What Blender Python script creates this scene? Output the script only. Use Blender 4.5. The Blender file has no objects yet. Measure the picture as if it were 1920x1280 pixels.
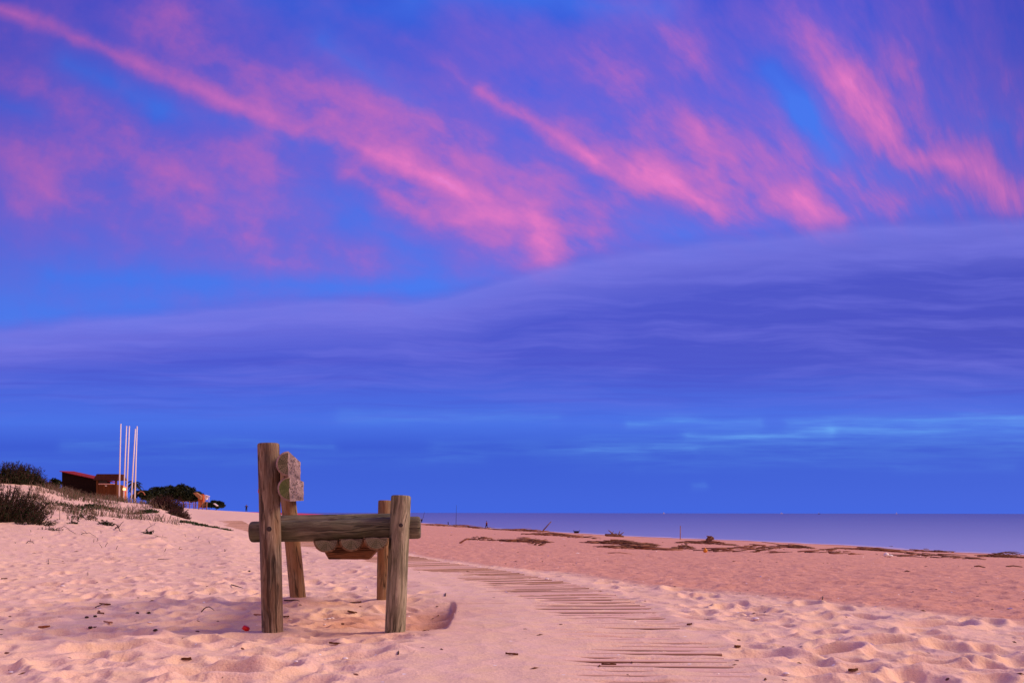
import bpy, bmesh, math, random
import numpy as np
from mathutils import Vector, Matrix, Quaternion

random.seed(7)
rng = np.random.default_rng(11)
scene = bpy.context.scene
COL = scene.collection
PI = math.pi

# ------------------------------------------------------------------ camera model (measurements)
F = 1700.0       # focal length, in photo pixels
CX, HY = 960.0, 961.0
CH = 0.68        # camera height above the near sand
SEA_Z = -3.2

def at(px, py, Y):
    """world point seen at photo position (px,py) and standing Y metres away"""
    return Vector(((px - CX) * Y / F, Y, CH - (py - HY) * Y / F))

# ------------------------------------------------------------------ small helpers
def link(o, parent=None):
    COL.objects.link(o)
    if parent is not None:
        o.parent = parent
    return o

def tag(o, label=None, cat=None, group=None, kind=None):
    if label: o['label'] = label
    if cat: o['category'] = cat
    if group: o['group'] = group
    if kind: o['kind'] = kind
    return o

def empty(name, loc, label, cat, group=None, rz=0.0):
    o = bpy.data.objects.new(name, None)
    o.empty_display_size = 0.2
    o.location = loc
    o.rotation_euler = (0, 0, rz)
    link(o)
    return tag(o, label, cat, group)

class MB:
    """collects geometry for ONE mesh object"""
    def __init__(s):
        s.v = []; s.f = []; s.m = []; s.sm = []
    def add(s, vs, fs, mi=0, smooth=True):
        b = len(s.v)
        s.v.extend([tuple(v) for v in vs])
        for f in fs:
            s.f.append(tuple(i + b for i in f)); s.m.append(mi); s.sm.append(smooth)
    def box(s, c, size, R=None, mi=0):
        x, y, z = [q / 2 for q in size]
        vs = [Vector((a * x, b * y, d * z)) for a in (-1, 1) for b in (-1, 1) for d in (-1, 1)]
        if R is not None: vs = [R @ v for v in vs]
        c = Vector(c)
        fs = [(0, 1, 3, 2), (4, 6, 7, 5), (0, 4, 5, 1), (2, 3, 7, 6), (0, 2, 6, 4), (1, 5, 7, 3)]
        s.add([v + c for v in vs], fs, mi, False)
    def tube(s, pts, rads, n=6, mi=0, caps=True, smooth=True):
        pts = [Vector(p) for p in pts]
        if not hasattr(rads, '__len__'): rads = [rads] * len(pts)
        vs = []; fs = []
        up = Vector((0.3, 0.2, 1)).normalized()
        for i, p in enumerate(pts):
            t = (pts[min(i + 1, len(pts) - 1)] - pts[max(i - 1, 0)])
            if t.length < 1e-9: t = Vector((0, 0, 1))
            t.normalize()
            a = t.cross(up)
            if a.length < 1e-3: a = t.cross(Vector((1, 0, 0)))
            a.normalize(); b = t.cross(a)
            for k in range(n):
                w = 2 * PI * k / n
                vs.append(p + (a * math.cos(w) + b * math.sin(w)) * rads[i])
        for i in range(len(pts) - 1):
            for k in range(n):
                k2 = (k + 1) % n
                fs.append((i * n + k, i * n + k2, (i + 1) * n + k2, (i + 1) * n + k))
        if caps:
            fs.append(tuple(range(n - 1, -1, -1)))
            fs.append(tuple((len(pts) - 1) * n + k for k in range(n)))
        s.add(vs, fs, mi, smooth)
    def quad(s, p, a, b, mi=0):
        s.add([p - a, p - a * 0.2 + b * .5, p + a, p - a * .2 - b * .5], [(0, 1, 2, 3)], mi, False)
    def blob(s, c, r, n=10, m=7, jit=0.15, mi=0, R=None):
        vs = []; fs = []
        c = Vector(c); r = Vector(r) if hasattr(r, '__len__') else Vector((r, r, r))
        vs.append(Vector((0, 0, 1)))
        for i in range(1, m):
            for k in range(n):
                t = PI * i / m; w = 2 * PI * (k + .5 * (i % 2)) / n
                vs.append(Vector((math.sin(t) * math.cos(w), math.sin(t) * math.sin(w), math.cos(t))))
        vs.append(Vector((0, 0, -1)))
        out = []
        for v in vs:
            v = v * (1 + random.uniform(-jit, jit))
            v = Vector((v.x * r.x, v.y * r.y, v.z * r.z))
            if R is not None: v = R @ v
            out.append(v + c)
        for k in range(n): fs.append((0, 1 + k, 1 + (k + 1) % n))
        for i in range(m - 2):
            for k in range(n):
                a = 1 + i * n + k; b = 1 + i * n + (k + 1) % n
                fs.append((a, a + n, b + n, b))
        L = len(vs) - 1; o = 1 + (m - 2) * n
        for k in range(n): fs.append((L, o + (k + 1) % n, o + k))
        s.add(out, fs, mi, True)
    def build(s, name, mats, parent=None, loc=None):
        me = bpy.data.meshes.new(name)
        off = Vector(loc) if loc is not None else Vector((0, 0, 0))
        if parent is not None and loc is None:
            off = Vector(parent['_o']) if '_o' in parent else Vector((0, 0, 0))
        me.from_pydata([tuple(Vector(v) - off) for v in s.v], [], s.f)
        if not isinstance(mats, (list, tuple)): mats = [mats]
        for m in mats: me.materials.append(m)
        me.polygons.foreach_set('material_index', s.m)
        me.polygons.foreach_set('use_smooth', s.sm)
        me.update()
        o = bpy.data.objects.new(name, me)
        if parent is None:
            o.location = off
        link(o, parent)
        return o

def thing(name, loc, label, cat, group=None):
    """Empty at the base; parts given in world coordinates are built relative to it"""
    o = empty(name, loc, label, cat, group)
    o['_o'] = tuple(loc)
    return o

# ------------------------------------------------------------------ numpy noise
_T = {}
def vnoise(x, y, seed=0):
    if seed not in _T: _T[seed] = np.random.default_rng(1000 + seed).random((256, 256))
    T = _T[seed]
    xi = np.floor(x).astype(np.int64); yi = np.floor(y).astype(np.int64)
    fx = x - xi; fy = y - yi
    fx = fx * fx * fx * (fx * (fx * 6 - 15) + 10); fy = fy * fy * fy * (fy * (fy * 6 - 15) + 10)
    x0 = xi & 255; x1 = (xi + 1) & 255; y0 = yi & 255; y1 = (yi + 1) & 255
    a = T[x0, y0] * (1 - fx) + T[x1, y0] * fx
    b = T[x0, y1] * (1 - fx) + T[x1, y1] * fx
    return (a * (1 - fy) + b * fy) * 2 - 1

def fbm(x, y, seed=0, octv=4):
    r = 0; a = 1.0; t = 0
    c, s_ = math.cos(.6), math.sin(.6)
    for i in range(octv):
        r = r + a * vnoise(x + 17.3 * i, y - 9.1 * i, seed + i); t += a
        a *= .5; x, y = (x * c - y * s_) * 2.03, (x * s_ + y * c) * 2.03
    return r / t

def worley(x, y, seed=0):
    k = 500 + seed
    if k not in _T:
        g = np.random.default_rng(k); _T[k] = (g.random((256, 256)), g.random((256, 256)))
    A, B = _T[k]
    xi = np.floor(x).astype(np.int64); yi = np.floor(y).astype(np.int64)
    best = np.full(x.shape, 9.0)
    for dx in (-1, 0, 1):
        for dy in (-1, 0, 1):
            cx = xi + dx; cy = yi + dy
            px = cx + A[cx & 255, cy & 255]; py = cy + B[cx & 255, cy & 255]
            best = np.minimum(best, (px - x) ** 2 + (py - y) ** 2)
    return np.sqrt(best)

def sstep(a, b, x):
    t = np.clip((x - a) / (b - a), 0, 1)
    return t * t * (3 - 2 * t)

# ------------------------------------------------------------------ terrain
def ys(py): return (CH - SEA_Z) * F / (py - HY)
COLS = {
    -900: [(3, 0), (8, .1), (14, .7), (22, 1.6), (40, 2.6), (90, 3.2), (300, 4), (3000, 5)],
    -300: [(3, 0), (8, .05), (14, .35), (19, .9), (27, 1.8), (40, 2.4), (90, 2.6), (300, 3), (3000, 4)],
    0: [(3, 0), (8, .0), (13, .15), (17, .42), (22, .95), (27, 1.52), (33, 1.85), (45, 1.9), (85, 2.0), (200, 2), (3000, 2)],
    60: [(3, 0), (8, .0), (13, .12), (17, .40), (22, .90), (27, 1.45), (32, 1.72), (45, 1.75), (85, 2.0), (200, 2), (3000, 2)],
    105: [(3, 0), (8, .0), (13, .1), (17, .35), (24, .98), (30, 1.45), (36, 1.40), (50, 1.2), (85, 1.75), (200, 2), (3000, 2)],
    165: [(3, 0), (8, .0), (13, .1), (17, .32), (24, .85), (31, 1.22), (38, 1.15), (50, 1.1), (85, 1.7), (200, 2), (3000, 2)],
    230: [(3, 0), (8, .0), (13, .08), (17, .28), (24, .70), (32, 1.10), (40, 1.05), (50, 1.1), (85, 1.75), (200, 1.9), (3000, 2)],
    300: [(3, 0), (8, .0), (15, .13), (22, .52), (28, .90), (34, .85), (50, .7), (85, 1.2), (150, 1.6), (200, 1.9), (3000, 2)],
    350: [(3, 0), (8, .0), (16, .12), (22, .42), (26, .50), (32, .28), (60, .35), (100, .80), (180, 1.55), (260, 1.7), (3000, 1)],
    430: [(3, 0), (8, .0), (17, .18), (22, .27), (26, .20), (35, .12), (80, .45), (150, .88), (250, 1.0), (400, .6), (3000, -4)],
    480: [(3, 0), (8, .0), (20, .10), (40, .1), (100, .45), (160, .68), (260, .7), (420, -1), (700, -5), (3000, -9)],
    560: [(3, 0), (8, .0), (20, .03), (40, .0), (100, .12), (150, .05), (200, -.6), (420, -3.5), (600, -5), (3000, -9)],
    690: [(3, 0), (10, .0), (40, -.12), (90, -.12), (130, -.25), (180, -1.2), (400, -3.6), (600, -5), (3000, -9)],
}
for px_, py_ in ((769, 978.5), (835, 984), (911, 989.5), (987, 993.5), (1062, 998), (1135, 1002), (1213, 1006), (1300, 1009),
                 (1400, 1012.5), (1494, 1016.5), (1591, 1021), (1660, 1026), (1720, 1031), (1817, 1034.5), (1920, 1038), (2600, 1060), (3300, 1080)):
    y_ = ys(py_)
    COLS[px_] = [(3, 0), (9, 0), (y_ * .5, -3.2 * .47), (y_ * .8, -3.2 * .79), (y_, -3.2), (y_ * 1.5, -5), (3000, -12)]
_px = np.linspace(-900, 3300, 421)
_ly = np.linspace(math.log(.3), math.log(3000), 360)
_keys = sorted(COLS)
_prof = np.array([np.interp(np.exp(_ly), [a for a, b in COLS[k]], [b for a, b in COLS[k]]) for k in _keys])
TAB = np.empty((len(_px), len(_ly)))
for j in range(len(_ly)): TAB[:, j] = np.interp(_px, _keys, _prof[:, j])
def _blur(T, ax, n):
    for _ in range(n):
        a = np.roll(T, 1, ax); b = np.roll(T, -1, ax)
        R = (a + 2 * T + b) / 4
        if ax == 0: R[0] = T[0]; R[-1] = T[-1]
        else: R[:, 0] = T[:, 0]; R[:, -1] = T[:, -1]
        T = R
    return T
TAB = _blur(_blur(TAB, 0, 4), 1, 6)

def base_h(x, y):
    r = np.hypot(x, y); th = np.arctan2(x, y)
    thc = np.clip(th, -1.0, 1.0)
    Ye = r * np.cos(thc)
    px = np.clip(CX + F * np.tan(thc), -900, 3299)
    fi = (px + 900) / 10.0
    i0 = np.clip(np.floor(fi).astype(int), 0, len(_px) - 2); fi = fi - i0
    lj = (np.log(np.clip(Ye, .31, 2990)) - _ly[0]) / (_ly[1] - _ly[0])
    j0 = np.clip(np.floor(lj).astype(int), 0, len(_ly) - 2); fj = lj - j0
    z = (TAB[i0, j0] * (1 - fi) * (1 - fj) + TAB[i0 + 1, j0] * fi * (1 - fj)
         + TAB[i0, j0 + 1] * (1 - fi) * fj + TAB[i0 + 1, j0 + 1] * fi * fj)
    back = 1 - sstep(1.7, 2.9, np.abs(th))
    return z * back

# boardwalk centre line (metres) and half width
H = CH
BW = [(.28, .5), (.28, 3), (.31, 4.5), (.30, 5.5), (.26, 6.6), (.12, 7.5), (-.02, 8.2), (-.29, 9.05), (-.74, 10.5), (-1.6, 12.6), (-2.35, 14.4), (-3.35, 17), (-5.4, 21.2), (-7.5, 26), (-11, 36), (-15, 48)]
def resample(P, d):
    P = np.array(P, float)
    # catmull-rom dense
    out = []
    for i in range(len(P) - 1):
        p0 = P[max(i - 1, 0)]; p1 = P[i]; p2 = P[i + 1]; p3 = P[min(i + 2, len(P) - 1)]
        for t in np.linspace(0, 1, 60, endpoint=False):
            out.append(.5 * ((2 * p1) + (-p0 + p2) * t + (2 * p0 - 5 * p1 + 4 * p2 - p3) * t * t + (-p0 + 3 * p1 - 3 * p2 + p3) * t ** 3))
    out.append(P[-1]); out = np.array(out)
    s = np.concatenate([[0], np.cumsum(np.hypot(*np.diff(out, axis=0).T))])
    n = int(s[-1] / d)
    q = np.arange(n + 1) * d
    return np.stack([np.interp(q, s, out[:, 0]), np.interp(q, s, out[:, 1])], 1)
PLANK = .118
BWP = resample(BW, PLANK)
BWT = np.gradient(BWP, axis=0); BWT /= np.linalg.norm(BWT, axis=1)[:, None]
BHW = .665
_by = BWP[:, 1]
def path_uv(x, y):
    """signed side distance (right +) and arc position; path is monotonic in y"""
    xc = np.interp(y, _by, BWP[:, 0]); s = np.interp(y, _by, np.arange(len(BWP)) * PLANK)
    tx = np.interp(y, _by, BWT[:, 0]); ty = np.interp(y, _by, BWT[:, 1])
    dx = x - xc
    for _ in range(2):
        yy = y + dx * (-tx) * -1 * ty * 0  # first order is enough
    return dx * ty, s + dx * tx, 1 * ((y > .5) & (y < 47))

BOARD_Z = 0.015
def board_top(x, y):
    return base_h(x, y) + BOARD_Z

# bench ground points (used for the scuffed hollow)
P1 = at(511, 1184, 5.16); P2 = at(741, 1187, 5.22); P3 = at(559, 1119, 7.02); P4 = at(719, 1124, 7.08)

# raster of footprints
RX0, RX1, RY0, RY1, RS = -14.0, 14.0, 1.5, 26.0, .02
RN, RM = int((RX1 - RX0) / RS), int((RY1 - RY0) / RS)
RAST = np.zeros((RN, RM))
def stamp(x, y, lx, ly, rot, depth, rim):
    R = max(lx, ly) * 2.4
    i0 = int((x - R - RX0) / RS); i1 = int((x + R - RX0) / RS); j0 = int((y - R - RY0) / RS); j1 = int((y + R - RY0) / RS)
    i0 = max(i0, 0); j0 = max(j0, 0); i1 = min(i1, RN); j1 = min(j1, RM)
    if i1 - i0 < 2 or j1 - j0 < 2: return
    X = (RX0 + (np.arange(i0, i1) + .5) * RS)[:, None] - x; Y = (RY0 + (np.arange(j0, j1) + .5) * RS)[None, :] - y
    c, s = math.cos(rot), math.sin(rot)
    a = (X * c + Y * s) / lx; b = (-X * s + Y * c) / ly
    d = np.sqrt(a * a + b * b)
    g = -depth * np.exp(-(d ** 3.0)) + rim * np.exp(-((d - 1.3) / .35) ** 2) * (1 + .7 * a / (d + .2))
    sub = RAST[i0:i1, j0:j1]
    w = np.exp(-(d / 1.5) ** 4)
    RAST[i0:i1, j0:j1] = sub * (1 - .8 * w) + g
def loose_edge_x(y):
    # right-hand limit of the trodden pale sand
    return np.interp(y, [1, 5.6, 6.4, 7.3, 8.6, 10, 12, 15, 20, 30], [5.5, 3.17, 2.75, 2.1, 1.2, .65, .0, -1.3, -3.3, -8])
g_ = np.random.default_rng(5)
for _ in range(4600):
    y = 2.0 + 21 * g_.random() ** 1.3; x = g_.uniform(-1.05, .85) * (y * .75 + 1.0)
    if x > loose_edge_x(y) - .1: continue
    d, s, ins = path_uv(np.array(x), np.array(y))
    if abs(float(d)) < .8: continue
    sc = g_.uniform(.45, 1.15) * (1 if y < 9 else .85)
    stamp(x, y, .12 * sc, .075 * sc, g_.uniform(0, PI), g_.uniform(.015, .050) * sc * (1.15 if x > 0 else .8), g_.uniform(.006, .018) * sc)
# a few deep scuffs seen in the foreground
for px, py, lx, ly, rot, dp in ((480, 1262, .16, .10, .4, .085), (380, 1262, .2, .11, .2, .06), (210, 1196, .2, .13, .1, .06), (200, 1218, .22, .1, .3, .04),
                                (135, 1148, .15, .10, .0, .05), (1560, 1222, .14, .09, .3, .08), (1755, 1172, .20, .13, .1, .07), (1565, 1262, .15, .09, 0, .06), (1750, 1242, .14, .09, 0, .06),
                                (60, 1165, .15, .1, -.3, .05), (560, 1205, .16, .09, .2, .04), (250, 1035, .3, .2, .2, .12), (275, 1040, .25, .15, .2, .08),
                                (660, 1235, .17, .1, .3, .05), (820, 1150, .3, .2, 0, .05), (800, 1165, .22, .15, 0, .04), (1400, 1235, .2, .1, .1, .06), (1650, 1205, .2, .1, .1, .06)):
    Y = CH * F / (py - HY)
    stamp((px - CX) * Y / F, Y, lx, ly, rot, dp, dp * .45)

def rast(x, y):
    fx = (x - RX0) / RS - .5; fy = (y - RY0) / RS - .5
    i = np.floor(fx).astype(int); j = np.floor(fy).astype(int)
    ok = (i >= 0) & (j >= 0) & (i < RN - 1) & (j < RM - 1)
    i = np.clip(i, 0, RN - 2); j = np.clip(j, 0, RM - 2)
    fx = np.clip(fx - i, 0, 1); fy = np.clip(fy - j, 0, 1)
    v = (RAST[i, j] * (1 - fx) * (1 - fy) + RAST[i + 1, j] * fx * (1 - fy) + RAST[i, j + 1] * (1 - fx) * fy + RAST[i + 1, j + 1] * fx * fy)
    return v * ok

def zone_red(x, y):
    """1 on the flatter, coarser, redder sand seaward of the walk"""
    e = loose_edge_x(y) + .16 * fbm(x * 1.3, y * 1.3, 40, 3)
    r = sstep(-.15, .25 , x - e) 
    far = sstep(20, 40, y) * sstep(-.26, -.12, x / np.maximum(y, .1))
    return np.clip(np.where(y > 24, np.maximum(far, r * (x / np.maximum(y, .1) > -.2)), r), 0, 1) * (y > 0)

def height(x, y, full=False):
    x = np.asarray(x, float); y = np.asarray(y, float)
    z = base_h(x, y)
    r = np.hypot(x, y)
    zr = zone_red(x, y)
    near = 1 - sstep(28, 60, r)
    # rumpled, trodden loose sand
    wx = x + .12 * fbm(x * 2.1, y * 2.1, 3, 2); wy = y + .12 * fbm(x * 2.1 + 9, y * 2.1, 5, 2)
    w1 = worley(wx * 4.0, wy * 4.6, 1); w2 = worley(wx * 7.6, wy * 8.6, 2)
    amp = (.5 + .5 * np.clip(fbm(x * .35, y * .35, 9, 2) + .45, 0, 1.4)) * (.62 + .34 * sstep(-.4, 1.0, x) + .3 * sstep(4.6, 3.6, y))
    rum = .062 * np.minimum(w1, .85) ** 2 + .030 * np.minimum(w2, .85) ** 2 + .018 * fbm(x * 1.3, y * 1.3, 12, 3) - .022
    fine = .0035 * fbm(x * 16, y * 16, 20, 3)
    ts = .8 + .7 * sstep(.2, -3, x)
    loose = (rum * amp + fine + rast(x, y)) 
    flat = .034 * np.minimum(worley(wx * 3.0, wy * 2.6, 4), .8) ** 2 + .010 * np.minimum(worley(x * 8, y * 7, 6), .8) + .010 * fbm(x * 3.5, y * 5.5, 30, 3) + .008 * fbm(x * 12, y * 16, 33, 2) + .02 * fbm(x * .35, y * .5, 36, 2)
    det = loose * (1 - zr) + flat * zr
    # banks of blown sand beside the walk and low swells further away
    big = .05 * fbm(x * .22, y * .22, 50, 3) * sstep(7, 14, r)
    far = .07 * fbm(x * .6, y * .6, 55, 3) * sstep(12, 25, r) * (1 - zr) * (1 - sstep(100, 200, r))
    z = z + det * near + big + far
    z = z - .028 * np.exp(-(((x + .05) / 40) ** 2)) * 0
    # hollow trodden round the bench, deepest beside the edge of the walk
    bx = (x - (P1.x + P2.x) / 2) / .75; by = (y - 6.05) / 1.15
    z = z - .025 * np.exp(-(bx ** 2 + by ** 2))
    ex = (x + .60) / .30; ey = (y - 6.0) / .75
    z = z - .042 * np.exp(-(np.abs(ex) ** 3 + ey ** 4))
    # little mounds against the posts
    for P in (P1, P2, P3, P4):
        d = np.hypot(x - P.x, y - P.y)
        z = z + (P.z - z) * np.exp(-(d / .17) ** 4)
    # sand level over the boardwalk
    d, s, ins = path_uv(x, y)
    inside = (1 - sstep(BHW - .02, BHW + .10, np.abs(d))) * ins
    keep = np.exp(-(((x + .60) / .38) ** 4 + ((y - 6.0) / .85) ** 4))
    lw = 1 - sstep(.02, .45, keep)
    inL = (1 - sstep(BHW - .005 - .12 * lw, BHW + .035 + .15 * lw, -d)) * (d < 0) + (1 - sstep(BHW - .03, BHW + .12, d)) * (d >= 0)
    inside = inL * ins
    bt = board_top(x, y)
    bank = (np.exp(-(np.maximum(np.abs(d) - BHW, 0) / .32) ** 2)) * ins
    bank = bank * (1 - keep)
    z = z * (1 - bank) + (bt + .004 + .020 * (d < 0) + .5 * (z - base_h(x, y)) + .010 * fbm(x * 3, y * 3, 73, 2)) * bank
    # how far the sand lies above (+) or below (-) the boards
    kk = np.floor(s / PLANK)
    rt_ = sstep(-.25, .25, d + .05 * (s - 5))
    cover = .012 - .0135 * rt_ + .006 * fbm(d * 1.3, s * 1.5, 60, 3) + .008 * vnoise(d * 2.2 + kk * 5.31, kk * 3.77, 64) * rt_
    cover = cover - .012 * sstep(9.2, 12.0, s + d) + .010 * sstep(.45, .62, d) * np.clip(fbm(d * 2, s * 2, 66, 2) + .3, 0, 1)
    cover = cover - .003 * sstep(4.8, 5.8, s) * (1 - sstep(7.5, 9.0, s))
    cover = cover + .005 * (1 - sstep(3.9, 5.2, s))
    # sand sags into the gaps between the boards
    ph = np.abs(((s / PLANK) % 1) - .0); ph = np.minimum(ph, 1 - ph)
    sag = np.exp(-(ph / .10) ** 2) * .022 * np.clip(.35 + 2.2 * fbm(d * 1.3, s * 2.7, 68, 2), 0, 1) * sstep(-.35, .25, d + .05 * (s - 5))
    pz = bt + cover - sag + .004 * fbm(x * 5, y * 5, 70, 2) + .010 * np.minimum(worley(wx * 6, wy * 5, 7), .8) ** 2 - .003
    z = z * (1 - inside) + pz * inside
    return z

def hz(x, y):
    return float(height(np.array([x]), np.array([y]))[0])

def ground(px, py, y0=2.5, y1=1200, lift=0.0):
    """first point of the ground met by the sight line through (px,py)"""
    Y = np.exp(np.linspace(math.log(y0), math.log(y1), 900))
    X = (px - CX) * Y / F
    zr = CH - (py - HY) * Y / F
    z = height(X, Y)
    below = np.nonzero(zr < z)[0]
    if len(below) == 0:
        # nearest miss
        k = int(np.argmin((zr - z) / Y))
    else: k = int(below[0])
    return Vector((X[k], Y[k], z[k] + lift))

# ------------------------------------------------------------------ materials
def new_mat(name):
    m = bpy.data.materials.new(name); m.use_nodes = True
    nt = m.node_tree; b = nt.nodes['Principled BSDF']
    return m, nt, b
class N:
    def __init__(s, nt): s.nt = nt
    def n(s, t, **kw):
        nd = s.nt.nodes.new(t)
        for k, v in kw.items():
            if k.startswith('i_'):
                key = k[2:]
                nd.inputs[int(key) if key.isdigit() else key.replace('_', ' ')].default_value = v
            else: setattr(nd, k, v)
        return nd
    def l(s, a, b): s.nt.links.new(a, b)
    def math(s, op, a, b=None, c=None, clamp=False):
        nd = s.nt.nodes.new('ShaderNodeMath'); nd.operation = op; nd.use_clamp = clamp
        for i, v in enumerate((a, b, c)):
            if v is None: continue
            if isinstance(v, (int, float)): nd.inputs[i].default_value = v
            else: s.l(v, nd.inputs[i])
        return nd.outputs[0]
    def vmath(s, op, a, b=None, out=0):
        nd = s.nt.nodes.new('ShaderNodeVectorMath'); nd.operation = op
        for i, v in enumerate((a, b)):
            if v is None: continue
            if isinstance(v, (tuple, list)): nd.inputs[i].default_value = v
            elif isinstance(v, (int, float)): nd.inputs['Scale'].default_value = v
            else: s.l(v, nd.inputs[i])
        return nd.outputs[out]
    def ramp(s, fac, stops, interp='LINEAR'):
        nd = s.nt.nodes.new('ShaderNodeValToRGB'); cr = nd.color_ramp; cr.interpolation = interp
        while len(cr.elements) < len(stops): cr.elements.new(.5)
        for e, (p, c) in zip(cr.elements, stops):
            e.position = p; e.color = (c[0], c[1], c[2], 1) if hasattr(c, '__len__') else (c, c, c, 1)
        s.l(fac, nd.inputs[0]); return nd.outputs[0]
    def mix(s, fac, a, b, blend='MIX'):
        nd = s.nt.nodes.new('ShaderNodeMix'); nd.data_type = 'RGBA'; nd.blend_type = blend
        for i, v in ((0, fac), (6, a), (7, b)):
            if isinstance(v, (int, float)): nd.inputs[i].default_value = v
            elif isinstance(v, (tuple, list)): nd.inputs[i].default_value = (*v[:3], 1)
            else: s.l(v, nd.inputs[i])
        return nd.outputs[2]
    def noise(s, vec, scale, detail=4, rough=.55, dist=0.0, out=0):
        nd = s.nt.nodes.new('ShaderNodeTexNoise')
        nd.inputs['Scale'].default_value = scale; nd.inputs['Detail'].default_value = detail
        nd.inputs['Roughness'].default_value = rough; nd.inputs['Distortion'].default_value = dist
        if vec is not None: s.l(vec, nd.inputs['Vector'])
        return nd.outputs[out]
    def mapping(s, vec, scale=(1, 1, 1), loc=(0, 0, 0), rot=(0, 0, 0)):
        nd = s.nt.nodes.new('ShaderNodeMapping'); nd.inputs['Scale'].default_value = scale
        nd.inputs['Location'].default_value = loc; nd.inputs['Rotation'].default_value = rot
        s.l(vec, nd.inputs['Vector']); return nd.outputs[0]
    def coord(s, which='Object'):
        return s.nt.nodes.new('ShaderNodeTexCoord').outputs[which]
    def bump(s, h, strength=.5, dist=.01, normal=None):
        nd = s.nt.nodes.new('ShaderNodeBump'); nd.inputs['Strength'].default_value = strength
        nd.inputs['Distance'].default_value = dist; s.l(h, nd.inputs['Height'])
        if normal is not None: s.l(normal, nd.inputs['Normal'])
        return nd.outputs[0]

def mat_sand():
    m, nt, b = new_mat('sand'); q = N(nt)
    P = q.coord('Object')
    zr = q.n('ShaderNodeAttribute', attribute_name='coarse').outputs['Fac']
    wet = q.n('ShaderNodeAttribute', attribute_name='wet').outputs['Fac']
    bench_tone = q.n('ShaderNodeAttribute', attribute_name='bench_tone').outputs['Fac']
    n1 = q.noise(P, .9, 5, .6); n2 = q.noise(P, 6, 4, .6); n3 = q.noise(P, 160, 3, .7)
    dry = q.ramp(n1, [(.3, (.88, .61, .47)), (.7, (.93, .66, .52))])
    dry = q.mix(q.ramp(n2, [(.38, 0), (.68, 1)]), dry, (.92, .66, .43))
    red = q.ramp(n2, [(.3, (.69, .36, .25)), (.72, (.81, .45, .32))])
    base = q.mix(zr, dry, red)
    base = q.mix(bench_tone, base, (.62, .30, .19))  # darker red-brown sand round the bench and beside the walk
    base = q.mix(wet, base, (.42, .17, .14))
    # grains, dark specks and shell crumbs
    base = q.mix(.55, base, q.ramp(n3, [(.25, .45), (.5, .86), (.75, 1.0)]), 'MULTIPLY')
    vo = q.n('ShaderNodeTexVoronoi'); vo.inputs['Scale'].default_value = 14; q.l(P, vo.inputs['Vector'])
    rnd = q.n('ShaderNodeSeparateColor'); q.l(vo.outputs['Color'], rnd.inputs[0])
    spot = q.math('MULTIPLY', q.math('LESS_THAN', vo.outputs['Distance'], .13), q.math('GREATER_THAN', rnd.outputs[0], .93))
    base = q.mix(spot, base, (.9, .82, .78))
    spot2 = q.math('MULTIPLY', q.math('LESS_THAN', vo.outputs['Distance'], .16), q.math('LESS_THAN', rnd.outputs[0], .07))
    base = q.mix(spot2, base, (.16, .07, .05))
    nb = q.noise(P, 9, 3, .6)
    q.l(base, b.inputs['Base Color'])
    b.inputs['Roughness'].default_value = .95
    b.inputs['Specular IOR Level'].default_value = .12
    h1 = q.noise(P, 55, 4, .7); h2 = q.noise(q.mapping(P, (1, 1.6, 1)), 11, 3, .6)
    hh = q.math('ADD', q.math('MULTIPLY', h1, .35), q.math('MULTIPLY', h2, q.math('ADD', .6, q.math('MULTIPLY', zr, .9))))
    q.l(q.bump(hh, .75, .022), b.inputs['Normal'])
    return m

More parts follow.
